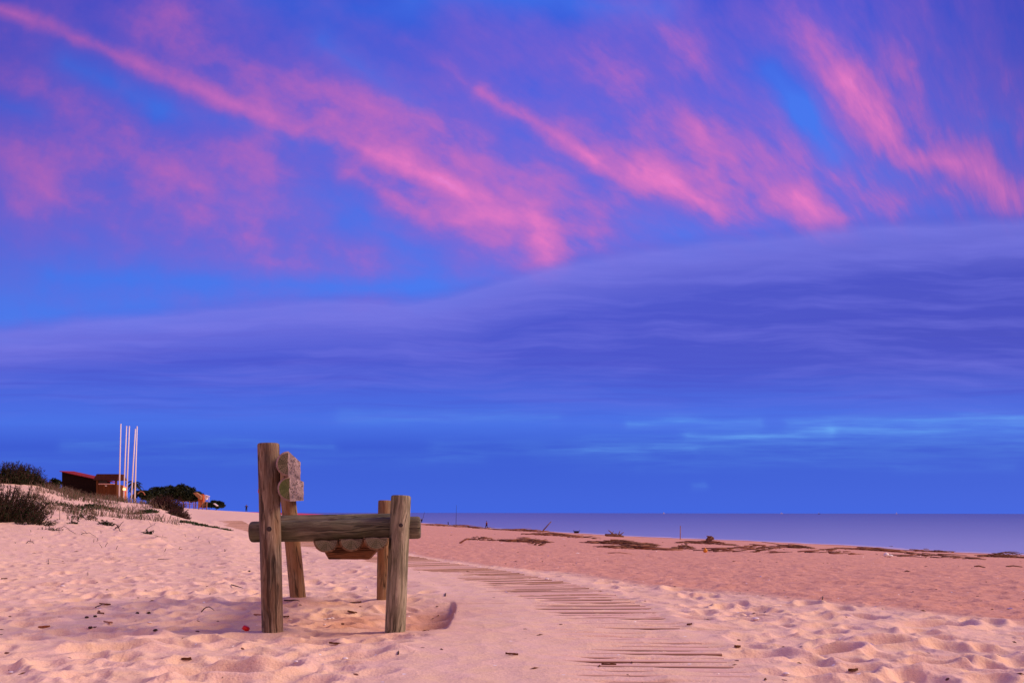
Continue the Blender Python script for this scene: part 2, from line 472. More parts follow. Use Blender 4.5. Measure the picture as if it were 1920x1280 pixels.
def mat_wood(name, cols, green=.0, dark=.4, seed=0.0, grain=1.0, endgrain=False, orange=0.0, fq=1.0, zq=1.0, knots=.75, along_x=False):
    m, nt, b = new_mat(name); q = N(nt)
    P = q.coord('Object')
    if along_x: P = q.mapping(P, rot=(0, math.radians(90), 0))
    P = q.vmath('ADD', P, (seed, seed * .7, seed * 1.3)) if not endgrain else P
    if not endgrain:
        w = q.noise(q.mapping(P, (3, 3, .8)), 2.5, 3, .5, out=1)
        wv = q.vmath('SCALE', q.vmath('SUBTRACT', w, (.5, .5, .5)), .10)
        Pw = q.vmath('ADD', P, wv)
        g1 = q.noise(q.mapping(Pw, (24 * fq, 24 * fq, 1.1 * zq)), 2.0, 6, .65)
        g2 = q.noise(q.mapping(Pw, (56 * fq, 56 * fq, 2.2 * zq)), 2.2, 4, .7)
        st = q.noise(q.mapping(P, (2.5, 2.5, 1.1 * zq)), 2.0, 4, .6)
        c = q.ramp(g1, [(.28, cols[0]), (.46, cols[1]), (.62, cols[2]), (.8, cols[1])])
        c = q.mix(q.ramp(g2, [(.36, dark), (.5, 0)]), c, (.035, .022, .016))
        c = q.mix(q.ramp(st, [(.40, 0), (.68, dark)]), c, (.075, .045, .038))
        if green: c = q.mix(q.math('MULTIPLY', q.ramp(q.noise(P, 4.2, 3), [(.42, 0), (.68, 1)]), green), c, (.10, .13, .055))
        if orange: c = q.mix(q.math('MULTIPLY', q.ramp(q.noise(q.mapping(P, (3, 3, 1)), 3.1, 3), [(.38, 0), (.62, 1)]), orange), c, (.34, .17, .07))
        # long drying cracks
        cr = q.noise(q.mapping(Pw, (14, 14, .55)), 1.6, 2, .4)
        crk = q.ramp(cr, [(.478, 0), (.493, 1), (.507, 1), (.522, 0)])
        crk = q.math('MULTIPLY', crk, q.ramp(q.noise(q.mapping(P, (4, 4, 1.5)), 2.0, 2), [(.40, 0), (.50, 1)]))
        c = q.mix(q.math('MULTIPLY', crk, .65), c, (.02, .014, .01))
        # knots
        kv = q.n('ShaderNodeTexVoronoi'); kv.inputs['Scale'].default_value = 5.2; q.l(q.mapping(Pw, (1, 1, .7)), kv.inputs['Vector'])
        kn = q.ramp(kv.outputs['Distance'], [(.0, 1), (.07, .9), (.12, 0)])
        c = q.mix(q.math('MULTIPLY', kn, knots), c, (.05, .02, .014))
        q.l(c, b.inputs['Base Color'])
        h = q.math('ADD', q.math('MULTIPLY', g1, .7), q.math('MULTIPLY', g2, .4))
        h = q.math('SUBTRACT', h, q.math('MULTIPLY', crk, 1.2))
        q.l(q.bump(h, .8, .012 * grain), b.inputs['Normal'])
    else:
        sp = q.n('ShaderNodeSeparateXYZ'); q.l(P, sp.inputs[0])
        r = q.math('SQRT', q.math('ADD', q.math('MULTIPLY', sp.outputs[0], sp.outputs[0]), q.math('MULTIPLY', sp.outputs[1], sp.outputs[1])))
        nz = q.noise(P, 14, 3)
        rr = q.math('ADD', r, q.math('MULTIPLY', nz, .012))
        rings = q.math('SINE', q.math('MULTIPLY', rr, 620))
        ang = q.math('ARCTAN2', sp.outputs[1], sp.outputs[0])
        cv = q.n('ShaderNodeCombineXYZ'); q.l(q.math('MULTIPLY', q.math('SINE', ang), 5), cv.inputs[0]); q.l(q.math('MULTIPLY', q.math('COSINE', ang), 5), cv.inputs[1]); q.l(q.math('MULTIPLY', r, 6), cv.inputs[2])
        rad = q.noise(cv.outputs[0], 1.6, 6, .75)
        c = q.ramp(rings, [(0, cols[0]), (1, cols[1])])
        c = q.mix(.5, c, q.ramp(rad, [(.35, cols[0]), (.65, cols[2])]))
        crk = q.ramp(rad, [(.37, 1), (.45, 0)])
        c = q.mix(q.math('MULTIPLY', crk, .8), c, (.03, .024, .018))
        if green: c = q.mix(q.math('MULTIPLY', q.ramp(q.noise(P, 9, 3), [(.4, 0), (.6, 1)]), green), c, (.10, .15, .045))
        q.l(c, b.inputs['Base Color'])
        q.l(q.bump(q.math('SUBTRACT', q.math('MULTIPLY', rings, .15), crk), .7, .006), b.inputs['Normal'])
    b.inputs['Roughness'].default_value = .85
    b.inputs['Specular IOR Level'].default_value = .2
    return m

def mat_plain(name, col, rough=.8, var=.25, scale=8.0, emit=None, spec=.2, col2=None, metal=0.0):
    m, nt, b = new_mat(name); q = N(nt)
    P = q.coord('Object')
    n = q.noise(P, scale, 4, .6)
    c2 = col2 or tuple(min(1, c * (1 + var)) for c in col)
    c1 = tuple(c * (1 - var) for c in col)
    c = q.ramp(n, [(.3, c1), (.5, col), (.7, c2)])
    q.l(c, b.inputs['Base Color'])
    b.inputs['Roughness'].default_value = rough; b.inputs['Specular IOR Level'].default_value = spec
    b.inputs['Metallic'].default_value = metal
    q.l(q.bump(n, .3, .01), b.inputs['Normal'])
    if emit:
        b.inputs['Emission Color'].default_value = (*emit[0], 1); b.inputs['Emission Strength'].default_value = emit[1]
    return m

def mat_boards(name, c1, c2, c3, axis=(1, 1, 1), scale=3.0):
    m, nt, b = new_mat(name); q = N(nt)
    P = q.coord('Object')
    g = q.noise(q.mapping(P, axis), scale, 6, .65)
    g2 = q.noise(P, 1.3, 3, .5)
    rv = q.n('ShaderNodeAttribute', attribute_name='tone').outputs['Fac']
    c = q.ramp(g, [(.3, c1), (.5, c2), (.72, c3)])
    c = q.mix(q.ramp(g2, [(.4, 0), (.7, .5)]), c, c1)
    c = q.mix(rv, c, (c1[0] * .6, c1[1] * .6, c1[2] * .6))
    q.l(c, b.inputs['Base Color']); b.inputs['Roughness'].default_value = .85
    b.inputs['Specular IOR Level'].default_value = .06
    q.l(q.bump(g, .5, .006), b.inputs['Normal'])
    return m

def mat_boards_dusty(name, c1, c2, c3, axis, scale):
    m = mat_boards(name, c1, c2, c3, axis, scale); nt = m.node_tree; q = N(nt); b = nt.nodes['Principled BSDF']
    old = b.inputs['Base Color'].links[0].from_socket
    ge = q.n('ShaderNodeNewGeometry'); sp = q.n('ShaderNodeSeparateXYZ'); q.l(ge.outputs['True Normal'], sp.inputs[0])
    P = q.coord('Object')
    dust = q.ramp(q.noise(q.mapping(P, (1.2, 9, 1)), 3, 4, .6), [(.3, .7), (.6, 1.0)])
    f = q.math('MULTIPLY', q.ramp(sp.outputs[2], [(.55, 0), (.9, 1)]), dust)
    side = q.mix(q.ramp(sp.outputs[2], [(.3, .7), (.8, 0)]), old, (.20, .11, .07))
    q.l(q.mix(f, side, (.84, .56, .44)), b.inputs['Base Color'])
    return m

def mat_leaf(name, c1, c2, c3, scale=2.0):
    m, nt, b = new_mat(name); q = N(nt)
    n = q.noise(q.coord('Object'), scale, 3, .6)
    q.l(q.ramp(n, [(.35, c1), (.5, c2), (.68, c3)]), b.inputs['Base Color'])
    b.inputs['Roughness'].default_value = .7; b.inputs['Specular IOR Level'].default_value = .2
    return m

M = {}
M['sand'] = mat_sand()
WC = [(.10, .066, .046), (.26, .185, .125), (.42, .32, .225)]
M['post_a'] = mat_wood('weathered_post_wood', [(.075, .062, .05), (.19, .16, .12), (.38, .33, .25)], 0, .8, 1.3, orange=.3)
M['post_b'] = mat_wood('grey_post_wood', [(.10, .095, .06), (.28, .26, .18), (.48, .44, .32)], .4, .5, 5.1)
M['post_c'] = mat_wood('orange_post_wood', [(.13, .08, .045), (.33, .22, .12), (.48, .36, .22)], .15, .4, 8.7, orange=.6)
M['rail'] = mat_wood('greenish_rail_wood', [(.045, .042, .03), (.15, .145, .10), (.28, .265, .18)], .5, .55, 12.4, 1.4)
M['plank'] = mat_wood('purple_grey_plank_wood', [(.13, .085, .08), (.30, .22, .21), (.46, .35, .32)], .0, .3, 3.9, fq=.5, zq=.22, knots=.0)
M['seat'] = mat_wood('brown_seat_wood', [(.13, .07, .04), (.28, .17, .10), (.38, .26, .17)], .2, .4, 7.2)
M['beam'] = mat_wood('red_brown_beam_wood', [(.11, .045, .022), (.22, .10, .05), (.30, .15, .075)], .0, .3, 2.2, along_x=True)
M['end'] = mat_wood('log_end_grain', [(.09, .075, .055), (.24, .205, .15), (.34, .29, .22)], .25, endgrain=True)
M['end_green'] = mat_wood('mossy_end_grain', [(.08, .075, .045), (.19, .18, .10), (.27, .25, .15)], .75, endgrain=True)
M['bolt'] = mat_plain('rusty_bolt', (.05, .04, .045), .5, .4, 60, spec=.5, metal=.6)
M['red'] = mat_plain('red_plastic', (.75, .015, .01), .4, .1, spec=.4)
M['boards'] = mat_boards_dusty('boardwalk_planks', (.32, .19, .12), (.50, .33, .23), (.64, .46, .34), (2, 30, 8), 1.5)

# ------------------------------------------------------------------ the sand
def build_sand():
    half = math.radians(36)
    th = np.concatenate([np.linspace(-PI, -half, 110, endpoint=False), np.linspace(-half, half, 1080), np.linspace(half, PI, 110)[1:]])
    r = np.concatenate([np.linspace(.25, 3.0, 24, endpoint=False), 1 / np.linspace(1 / 3.0, 1 / 60.0, 960), np.exp(np.linspace(math.log(60), math.log(2900), 110))[1:]])
    R, T = np.meshgrid(r, th, indexing='ij')
    X = R * np.sin(T); Y = R * np.cos(T)
    Z = height(X, Y)
    nr, nt_ = R.shape
    co = np.stack([X, Y, Z], -1).reshape(-1, 3)
    me = bpy.data.meshes.new('sand_beach')
    i = np.arange(nr - 1)[:, None] * nt_; j = np.arange(nt_ - 1)[None, :]
    a = (i + j).ravel(); quads = np.stack([a, a + nt_, a + nt_ + 1, a + 1], 1)
    nq = len(quads)
    me.vertices.add(len(co)); me.vertices.foreach_set('co', co.ravel().astype(np.float32))
    me.loops.add(nq * 4); me.loops.foreach_set('vertex_index', quads.ravel().astype(np.int32))
    me.polygons.add(nq); me.polygons.foreach_set('loop_start', (np.arange(nq) * 4).astype(np.int32))
    me.polygons.foreach_set('use_smooth', np.ones(nq, bool))
    me.update(calc_edges=True)
    # flip so that normals look up
    me.flip_normals() if me.polygons[nq // 2].normal.z < 0 else None
    def attr(nm, v):
        at_ = me.attributes.new(nm, 'FLOAT', 'POINT'); at_.data.foreach_set('value', v.ravel().astype(np.float32))
    attr('coarse', zone_red(X, Y) * (1 - .55 * sstep(-.15, -.24, X / np.maximum(Y, .1)) * (Y > 30)))
    attr('wet', sstep(SEA_Z + .55, SEA_Z + .1, Z))
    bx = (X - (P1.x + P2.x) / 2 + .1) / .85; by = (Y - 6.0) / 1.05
    bench_tone = np.exp(-(bx ** 4 + by ** 4)) * np.clip(.45 + .9 * fbm(X * 2, Y * 2, 80, 3), 0, 1)
    bench_tone = np.maximum(bench_tone, .7 * np.exp(-(((X + .58) / .22) ** 4 + ((Y - 6.0) / .7) ** 4)))  # narrow darker strip along the left edge of the walk
    attr('bench_tone', bench_tone)
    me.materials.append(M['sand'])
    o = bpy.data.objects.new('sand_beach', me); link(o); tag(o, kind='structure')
    return o
build_sand()

# ------------------------------------------------------------------ boardwalk (set into the sand)
def build_boardwalk():
    vs = []; fs = []; tone = []
    g = np.random.default_rng(3)
    for k in range(4, len(BWP) - 1):
        c = BWP[k] + BWT[k] * PLANK * .5; t = BWT[k]; n = np.array([t[1], -t[0]])
        w = (PLANK - (.009 + .006 * g.random())) / 2
        l = BHW - .01 + g.uniform(-.02, .025); r_ = BHW + g.uniform(-.015, .03)
        zc = float(base_h(np.array(c[0]), np.array(c[1]))) + BOARD_Z + g.uniform(-.003, .003)
        tl = g.uniform(-.003, .003); tp = -g.uniform(.0, .10)
        tn = g.random() ** 2 * .7
        b = len(vs)
        prof = [(-w, -.035), (-w, -.004), (-w + .004, 0), (w - .004, 0), (w, -.004), (w, -.035)]
        segs = 4
        for i in range(segs + 1):
            u = -l + (l + r_) * i / segs
            wob = g.uniform(-.0015, .0015)
            for pw, pz in prof:
                p = c + n * u + t * pw
                vs.append((p[0], p[1], zc + pz + tp * pw + tl * u + wob)); tone.append(tn)
        m = len(prof)
        for i in range(segs):
            for j in range(m - 1):
                fs.append((b + i * m + j, b + i * m + j + 1, b + (i + 1) * m + j + 1, b + (i + 1) * m + j))
        fs.append(tuple(b + j for j in range(m))[::-1]); fs.append(tuple(b + segs * m + j for j in range(m)))
    me = bpy.data.meshes.new('boardwalk'); me.from_pydata(vs, [], fs); me.update()
    a = me.attributes.new('tone', 'FLOAT', 'POINT'); a.data.foreach_set('value', np.array(tone, np.float32))
    me.materials.append(M['boards'])
    o = bpy.data.objects.new('boardwalk', me); link(o); tag(o, kind='structure')
    bm = bmesh.new(); bm.from_mesh(me); bmesh.ops.recalc_face_normals(bm, faces=bm.faces); bm.to_mesh(me); bm.free()
build_boardwalk()

# ------------------------------------------------------------------ log bench
def log_mesh(name, L, r0, r1, mats, half=False, n=40, seed=0, cham=.012, bend=0.0, wob=.03, body=1.0):
    """log along local +Z from 0 to L; half logs keep the side y<0 (flat face at y=0)"""
    me = bpy.data.meshes.new(name); g = np.random.default_rng(seed)
    ph = g.uniform(0, 6, 6)
    ts = [0, 0, cham * .35, cham] + list(np.linspace(cham, L - cham, 26)[1:-1]) + [L - cham, L - cham * .35, L, L]
    rs = [.0, .86, .96, 1.0] + [1.0] * 24 + [1.0, .96, .86, .0]
    bm = bmesh.new()
    rings = []
    if half: angs = [PI + PI * k / (n // 2) for k in range(n // 2 + 1)]
    else: angs = [2 * PI * k / n for k in range(n)]
    for t, s in list(zip(ts, rs))[1:-1]:
        rr = r0 + (r1 - r0) * t / L
        ring = []
        for a in angs:
            d = 1 + wob * (math.sin(2 * a + ph[0] + 1.5 * t / L) * .5 + math.sin(3 * a + ph[1] + 2.2 * t) * .35 + math.sin(5 * a + ph[2] - 3 * t) * .2 + .35 * math.sin(t * 7 + ph[3] + a) * .5)
            q = rr * s * d
            ring.append(bm.verts.new((q * math.cos(a) + bend * math.sin(PI * t / L), q * math.sin(a), t)))
        if half:
            # flat face vertices
            m_ = 8; x0 = ring[-1].co.x; x1 = ring[0].co.x
            e = 0.0 if s >= .99 else -.0015
            for k in range(1, m_):
                x = x0 + (x1 - x0) * k / m_
                ring.append(bm.verts.new((x, e - .0015 * math.sin(x * 90 + ph[4] + t * 5) + (0 if s >= .99 else -(1 - s) * rr * .12), t)))
        rings.append(ring)
    m = len(rings[0])
    for i in range(len(rings) - 1):
        for k in range(m):
            f = bm.faces.new((rings[i][k], rings[i][(k + 1) % m], rings[i + 1][(k + 1) % m], rings[i + 1][k]))
            f.smooth = True; f.material_index = 0
    for ring, rev in ((rings[0], True), (rings[-1], False)):
        f = bm.faces.new(ring[::-1] if rev else ring); f.material_index = 1
    bmesh.ops.recalc_face_normals(bm, faces=bm.faces)
    if half:
        for e in bm.edges:
            if len(e.link_faces) == 2 and e.calc_face_angle(0) > .7: e.smooth = False
    for e in bm.edges:
        if any(len(f.verts) > 4 for f in e.link_faces): e.smooth = False
    bm.to_mesh(me); bm.free()
    for mt in mats: me.materials.append(mt)
    return me

def orient(z, ydir=None):
    z = z.normalized()
    y = Vector(ydir) if ydir is not None else Vector((0, 1, .01))
    x = y.cross(z)
    if x.length < 1e-4: x = Vector((1, 0, 0))
    x.normalize(); y = z.cross(x)
    return Matrix((x, y, z)).transposed()

bench_loc = Vector(((P1.x + P2.x + P3.x + P4.x) / 4, (P1.y + P3.y) / 2, 0))
bench = thing('log_bench', bench_loc, 'weathered log bench with half-log backrest and seat standing in pink sand beside the boardwalk', 'bench')
WM = {}
def part_log(name, A, B, r0, r1, mats, half=False, ydir=None, seed=0, parent=bench, **kw):
    A = Vector(A); B = Vector(B)
    me = log_mesh(name, (B - A).length, r0, r1, mats, half, seed=seed, **kw)
    o = bpy.data.objects.new(name, me)
    R = orient(B - A, ydir).to_4x4()
    o.matrix_local = Matrix.Translation(A - bench_loc) @ R
    WM[o.name] = Matrix.Translation(A - bench_loc) @ R
    link(o, parent)
    return o
Y1 = 5.16; k1 = Y1 / F
# posts: foot is sunk 25 cm into the sand
def sunk(top, foot): return foot + (foot - top).normalized() * .25
t1 = at(503, 831.5, 5.16); f1 = P1
post1 = part_log('post', sunk(t1, f1), t1, 19.6 * k1, 20.4 * k1, [M['post_a'], M['end']], seed=1)
t2 = at(752, 929, 5.26); f2 = P2
post2 = part_log('post', sunk(t2, f2), t2, 19.3 * k1, 19.0 * k1, [M['post_b'], M['end']], seed=2)
t3 = at(534, 872, 7.02); f3 = P3
post3 = part_log('post', sunk(t3, f3), t3, 14.6 * 7.0 / F, 13.8 * 7.0 / F, [M['post_c'], M['end']], seed=3)
t4 = at(721.5, 938, 7.1); f4 = P4
post4 = part_log('post', sunk(t4, f4), t4, 12.2 * 7.1 / F, 12.2 * 7.1 / F, [M['post_c'], M['end']], seed=4)
# armrests behind the near posts / before the far posts
ya = 5.16 + .118
arm1 = part_log('armrest', at(469.5, 997.5, ya - .02), at(788.5, 988.5, ya + .03), 19.2 * ya / F, 21.2 * ya / F, [M['rail'], M['end']], ydir=(0, 0, 1), seed=5, cham=.016)
yb = 6.9
arm2 = part_log('armrest', at(521, 985, yb), at(742, 982, yb + .03), .075, .078, [M['rail'], M['end']], ydir=(0, 0, 1), seed=6, cham=.016)
# backrest: two half logs, flat faces towards the seat
rb = .0735
Ld = (Vector((P3.x, P3.y, 0)) - Vector((P1.x, P1.y, 0))).normalized()
side = Vector((Ld.y, -Ld.x, 0))
def back(px0, yt0, yb0, px1, yt1, yb1, Ya, Yb, nm, seed, endm):
    A = at(px0, (yt0 + yb0) / 2, Ya); B = at(px1, (yt1 + yb1) / 2, Yb)
    # the flat side faces right (towards the front of the seat): local +y = side
    return part_log(nm, A, B, (yb0 - yt0) / 2 * Ya / F, (yb1 - yt1) / 2 * Yb / F * 1.02, [M['plank'], endm], half=True, ydir=side, seed=seed, wob=.025, n=44)
bk1 = back(540.5, 846.5, 893.0, 563.5, 867.5, 901, 4.99, 7.02, 'backrest_plank', 11, M['end'])
bk2 = back(543.5, 893.6, 940.0, 569.5, 904, 938.5, 5.05, 7.10, 'backrest_plank', 12, M['end_green'])
# seat: three half logs, flat side up
for i, (xc, yt, w) in enumerate(((611.5, 1013.5, 46.5), (659, 1011, 46.5), (706, 1008.5, 47.5))):
    Ya = 5.17 + (.03, .02, -.01)[i]; Yb = 7.1
    A = at(xc, yt, Ya)
    B = A + Ld * (Yb - Ya); B.z = A.z + .012
    part_log('seat_log', A, B, w / 2 * Ya / F, w / 2 * Ya / F, [M['seat'], M['end']], half=True, ydir=(0, 0, 1), seed=20 + i, n=44, cham=.02)
# beams under the seat logs (trapezoid section ends)
def beam(Yc, zt, zb, x0, x1):
    mb = MB(); th = .045
    ins = .035
    pr = [(x0, zt), (x1, zt), (x1 - ins * .4, zt - .022), (x1 - ins * 1.6, zb), (x0 + ins * 1.0, zb), (x0 + ins * .2, zt - .02)]
    vs = [(x, Yc - th, z) for x, z in pr] + [(x, Yc + th, z) for x, z in pr]
    n = len(pr)
    fs = [tuple(range(n))[::-1], tuple(range(n, 2 * n))] + [(i, (i + 1) % n, n + (i + 1) % n, n + i) for i in range(n)]
    mb.add(vs, fs, 0, False)
    o = mb.build('seat_beam', M['beam'], bench)
    bv = o.modifiers.new('Bevel', 'BEVEL'); bv.width = .004; bv.segments = 2
    return o
a = at(608, 1028, 5.42); b_ = at(711, 1048, 5.42)
beam(5.42, a.z + .004, b_.z, a.x, b_.x)
beam(6.75, a.z + .01, b_.z + .006, a.x - .23, b_.x - .23)
# bolts and the small red tag
def bolt(px, py, Y, parent, r=.011, ax=(0, -1, 0)):
    c = at(px, py, Y)
    me = bpy.data.meshes.new('bolt'); bm = bmesh.new()
    # washer ring + hex head
    bmesh.ops.create_cone(bm, cap_ends=True, segments=20, radius1=r * 1.5, radius2=r * 1.35, depth=.004)
    r_ = bmesh.ops.create_cone(bm, cap_ends=True, segments=6, radius1=r * .8, radius2=r * .75, depth=.010)
    for v in r_['verts']: v.co.z += .006
    bm.to_mesh(me); bm.free(); me.materials.append(M['bolt'])
    o = bpy.data.objects.new('bolt', me); link(o, parent)
    W = Matrix.Translation(c - bench_loc) @ orient(Vector(ax)).to_4x4()
    o.matrix_local = WM[parent.name].inverted() @ W
bolt(751.5, 984.5, 5.22 - .060, post2, .008)
bolt(504.5, 992, 5.16 - .060, post1, .010)
mb = MB(); mb.blob((0, 0, 0), (.006, .012, .017), 8, 6, .1)
tg = mb.build('reflector', M['red'], None)
tg.parent = post1
tg.matrix_local = WM[post1.name].inverted() @ Matrix.Translation(at(485.6, 921, 5.17) - bench_loc)

# ------------------------------------------------------------------ sea
def mat_sea():
    m, nt, b = new_mat('sea_water'); q = N(nt)
    P = q.coord('Object')
    n1 = q.noise(q.mapping(P, (.012, .06, 1)), 1.0, 4, .5)
    n2 = q.noise(q.mapping(P, (.25, 1.1, 1)), 1.0, 4, .6)
    sp = q.n('ShaderNodeSeparateXYZ'); q.l(P, sp.inputs[0])
    sh = q.math('DIVIDE', 100.0, q.math('MAXIMUM', q.math('ADD', sp.outputs[1], q.math('MULTIPLY', sp.outputs[0], .0)), 10.0))
    c = q.ramp(n1, [(.3, (.07, .085, .26)), (.7, (.095, .115, .34))])
    c = q.mix(q.ramp(sh, [(.0, 0), (.25, .30), (.8, .85), (1, 1)]), c, (.36, .40, .64))
    q.l(c, b.inputs['Base Color'])
    b.inputs['Roughness'].default_value = .28
    b.inputs['IOR'].default_value = 1.33
    b.inputs['Specular IOR Level'].default_value = .5
    q.l(q.bump(n2, .35, .12), b.inputs['Normal'])
    return m
M['sea'] = mat_sea()
me = bpy.data.meshes.new('sea')
S = 60000
ring = [(0, 0, 0)]
me.from_pydata([(-S, -S, SEA_Z), (S, -S, SEA_Z), (S, S, SEA_Z), (-S, S, SEA_Z)], [], [(0, 1, 2, 3)])
me.materials.append(M['sea']); o = bpy.data.objects.new('sea', me); link(o); tag(o, kind='structure')
# thin band of pale wash along the water's edge
def build_foam():
    pts = []
    for px in np.linspace(700, 2300, 260):
        Y = np.exp(np.linspace(math.log(40), math.log(480), 900)); X = (px - CX) * Y / F
        z = height(X, Y); k = np.nonzero(z < SEA_Z)[0]
        if len(k): pts.append((X[k[0]], Y[k[0]]))
    pts = np.array(pts); k = np.ones(9) / 9
    pts = np.stack([np.convolve(np.pad(pts[:, i], 4, mode='edge'), k, 'valid') for i in (0, 1)], 1)
    t = np.gradient(pts, axis=0); t /= np.linalg.norm(t, axis=1)[:, None]; n = np.stack([-t[:, 1], t[:, 0]], 1)
    vs = []; fs = []
    for i, p in enumerate(pts):
        w = 1.5 + 1.8 * abs(float(vnoise(np.array(i * .13), np.array(3.3), 90))) ; s = 1 if n[i][1] > 0 else -1
        for d in (-1.0, w):
            vs.append((p[0] + n[i][0] * d * s, p[1] + n[i][1] * d * s, SEA_Z + .012))
    for i in range(len(pts) - 1): fs.append((2 * i, 2 * i + 2, 2 * i + 3, 2 * i + 1))
    me = bpy.data.meshes.new('shore_foam'); me.from_pydata(vs, [], fs)
    me.materials.append(mat_plain('pale_foam', (.50, .46, .66), .6, .15, .3)); o = bpy.data.objects.new('shore_foam', me); link(o); tag(o, kind='structure')
build_foam()

# ------------------------------------------------------------------ vegetation
LEAF_DK = mat_leaf('dark_shrub_leaf', (.006, .016, .005), (.014, .032, .008), (.030, .034, .012), 3)
LEAF_RD = mat_leaf('reddish_twig_leaf', (.030, .010, .010), (.060, .022, .020), (.035, .028, .016), 3)
LEAF_GR = mat_leaf('green_creeper_leaf', (.012, .035, .008), (.025, .065, .014), (.06, .085, .028), 5)
TWIG = mat_plain('dry_twig', (.065, .035, .026), .9, .4, 20)
TWIG_G = mat_plain('grey_dead_grass', (.17, .125, .095), .9, .4, 6)
TRUNK = mat_plain('tree_trunk', (.09, .06, .045), .9, .3, 8)

def shrub(px, py, Y, w, h, n, label, tips=LEAF_RD, leaf=LEAF_DK, lean=(.15, 0), depth=.7, name='shrub', group=None, seed=0, spread=.6, leaves=16, lsz=.035, cat='shrub'):
    rnd = random.Random(seed)
    c = at(px, py, Y)
    c.z = hz(c.x, c.y)
    root = thing(name, c, label, cat, group)
    st = MB(); lf = MB()
    for i in range(n):
        a = rnd.uniform(0, 2 * PI); rr = math.sqrt(rnd.random())
        bx = c.x + math.cos(a) * rr * w / 2; by = c.y + math.sin(a) * rr * w * depth / 2
        hh = h * (1 - .6 * rr ** 2) * rnd.uniform(.55, 1.1)
        bz = c.z + 0.0
        e = (bx - c.x) / (w / 2)
        dx = spread * e * hh * rnd.uniform(.3, 1.1) + lean[0] * hh + rnd.uniform(-.15, .15) * hh; dy = rnd.uniform(-.4, .3) * hh
        zb = float(base_h(np.array(bx), np.array(by))) - .03
        pts = []
        for k in range(6):
            t = k / 5
            pts.append(Vector((bx + dx * t ** 1.3 + rnd.uniform(-.01, .01), by + dy * t ** 1.3, zb + hh * (t - .12 * abs(dx) / (hh + .01) * t * t))))
        st.tube(pts, [.007, .006, .005, .004, .003, .0015], 4, 0, False)
        for k in range(leaves):
            t = rnd.uniform(.12, 1.0); i0 = min(int(t * 5), 4); f = t * 5 - i0
            p = pts[i0].lerp(pts[i0 + 1], f)
            d = Vector((rnd.uniform(-1, 1), rnd.uniform(-1, 1), rnd.uniform(-.1, 1.3))).normalized() * lsz * rnd.uniform(.6, 1.5)
            s = d.cross(Vector((rnd.uniform(-1, 1), rnd.uniform(-1, 1), rnd.uniform(-1, 1)))).normalized() * lsz * .42
            lf.quad(p + d * .8, d, s, 1 if (t > .75 and rnd.random() < .5) else 0)
    st.build('stems', TWIG, root)
    lf.build('foliage', [leaf, tips], root)
    return root

def gp(px, py, y0=10, y1=60):
    p = ground(px, py, y0, y1); return p
shrub(-6, 985, 17.4, 1.5, .84, 700, 'large dark spiky shrub at the left edge on the lower dune slope', seed=1, spread=.9, lean=(.1, 0), lsz=.03, leaves=20)
shrub(62, 985, 16.9, .55, .34, 110, 'dark low shrub with outward leaning twigs, right against the large spiky shrub', seed=21, spread=1.3, lean=(.45, 0), lsz=.024, leaves=14, tips=LEAF_RD)
shrub(92, 1000, 16.2, .40, .15, 46, 'flat dark twiggy plant at the right tip of the lower dune shrubs', seed=2, spread=1.4, lean=(.5, 0), lsz=.02, leaves=12)
shrub(18, 905, 28, 1.2, .74, 460, 'bushy dark shrub with reddish tips on the dune crest at the far left', seed=3, spread=.4, lsz=.04, leaves=18)
shrub(50, 905, 28.5, .9, .66, 340, 'reddish-tipped shrub on the dune crest, second from the left', seed=23, spread=.5, lsz=.04, leaves=16)
shrub(82, 908, 30, .75, .30, 110, 'low brown shrub where the dune crest drops towards the wooden hut', seed=4, spread=.5, tips=LEAF_RD, leaf=TWIG, lsz=.035)
shrub(312, 962, 26, .75, .52, 340, 'dark red-brown shrub on the dune shoulder right of the flagpoles', seed=5, leaf=LEAF_RD, spread=.7, lean=(.3, 0), lsz=.036)
shrub(334, 971, 24.5, .50, .28, 120, 'dark drooping shrub at the right end of the dune shoulder', seed=6, leaf=LEAF_RD, spread=.9, lean=(.5, 0), lsz=.03)
shrub(300, 945, 31, .9, .30, 110, 'small dark shrub on the ridge below the pine trees', seed=26, leaf=LEAF_DK, spread=.5, lean=(.1, 0), lsz=.036)

def patch(px, py, w, d, n, label, leaf=LEAF_GR, seed=0, h=.10, lsz=.03, y0=10, y1=60, group=None, name='ground_plant'):
    rnd = random.Random(seed); c = gp(px, py, y0, y1)
    root = thing(name, c, label, 'plant', group)
    st = MB(); lf = MB()
    for i in range(n):
        a = rnd.uniform(0, 2 * PI); rr = rnd.random() ** .6
        x = c.x + math.cos(a) * rr * w / 2; y = c.y + math.sin(a) * rr * d / 2
        z = float(height(np.array([x]), np.array([y]))[0])
        hh = h * (1.1 - rr) * rnd.uniform(.5, 1.3)
        st.tube([c - Vector((0, 0, .03)), ((c.x + x) / 2, (c.y + y) / 2, (c.z + z) / 2 - .02), (x, y, z - .012)], .004, 3, 0, False)
        tip = Vector((x + rnd.uniform(-.8, .8) * h, y + rnd.uniform(-.8, .8) * h, z + hh))
        st.tube([(x, y, z - .01), ((x + tip.x) / 2, (y + tip.y) / 2, z + hh * .65), tip], [.004, .003, .0015], 4, 0, False)
        for k in range(7):
            t = rnd.uniform(.2, 1)
            p = Vector((x, y, z)).lerp(tip, t)
            dd = Vector((rnd.uniform(-1, 1), rnd.uniform(-1, 1), rnd.uniform(0, 1))).normalized() * lsz * rnd.uniform(.6, 1.4)
            s = dd.cross(Vector((rnd.uniform(-1, 1), 1, rnd.uniform(-1, 1)))).normalized() * lsz * .45
            lf.quad(p, dd, s)
    st.build('stems', TWIG, root); lf.build('foliage', leaf, root)
    return root
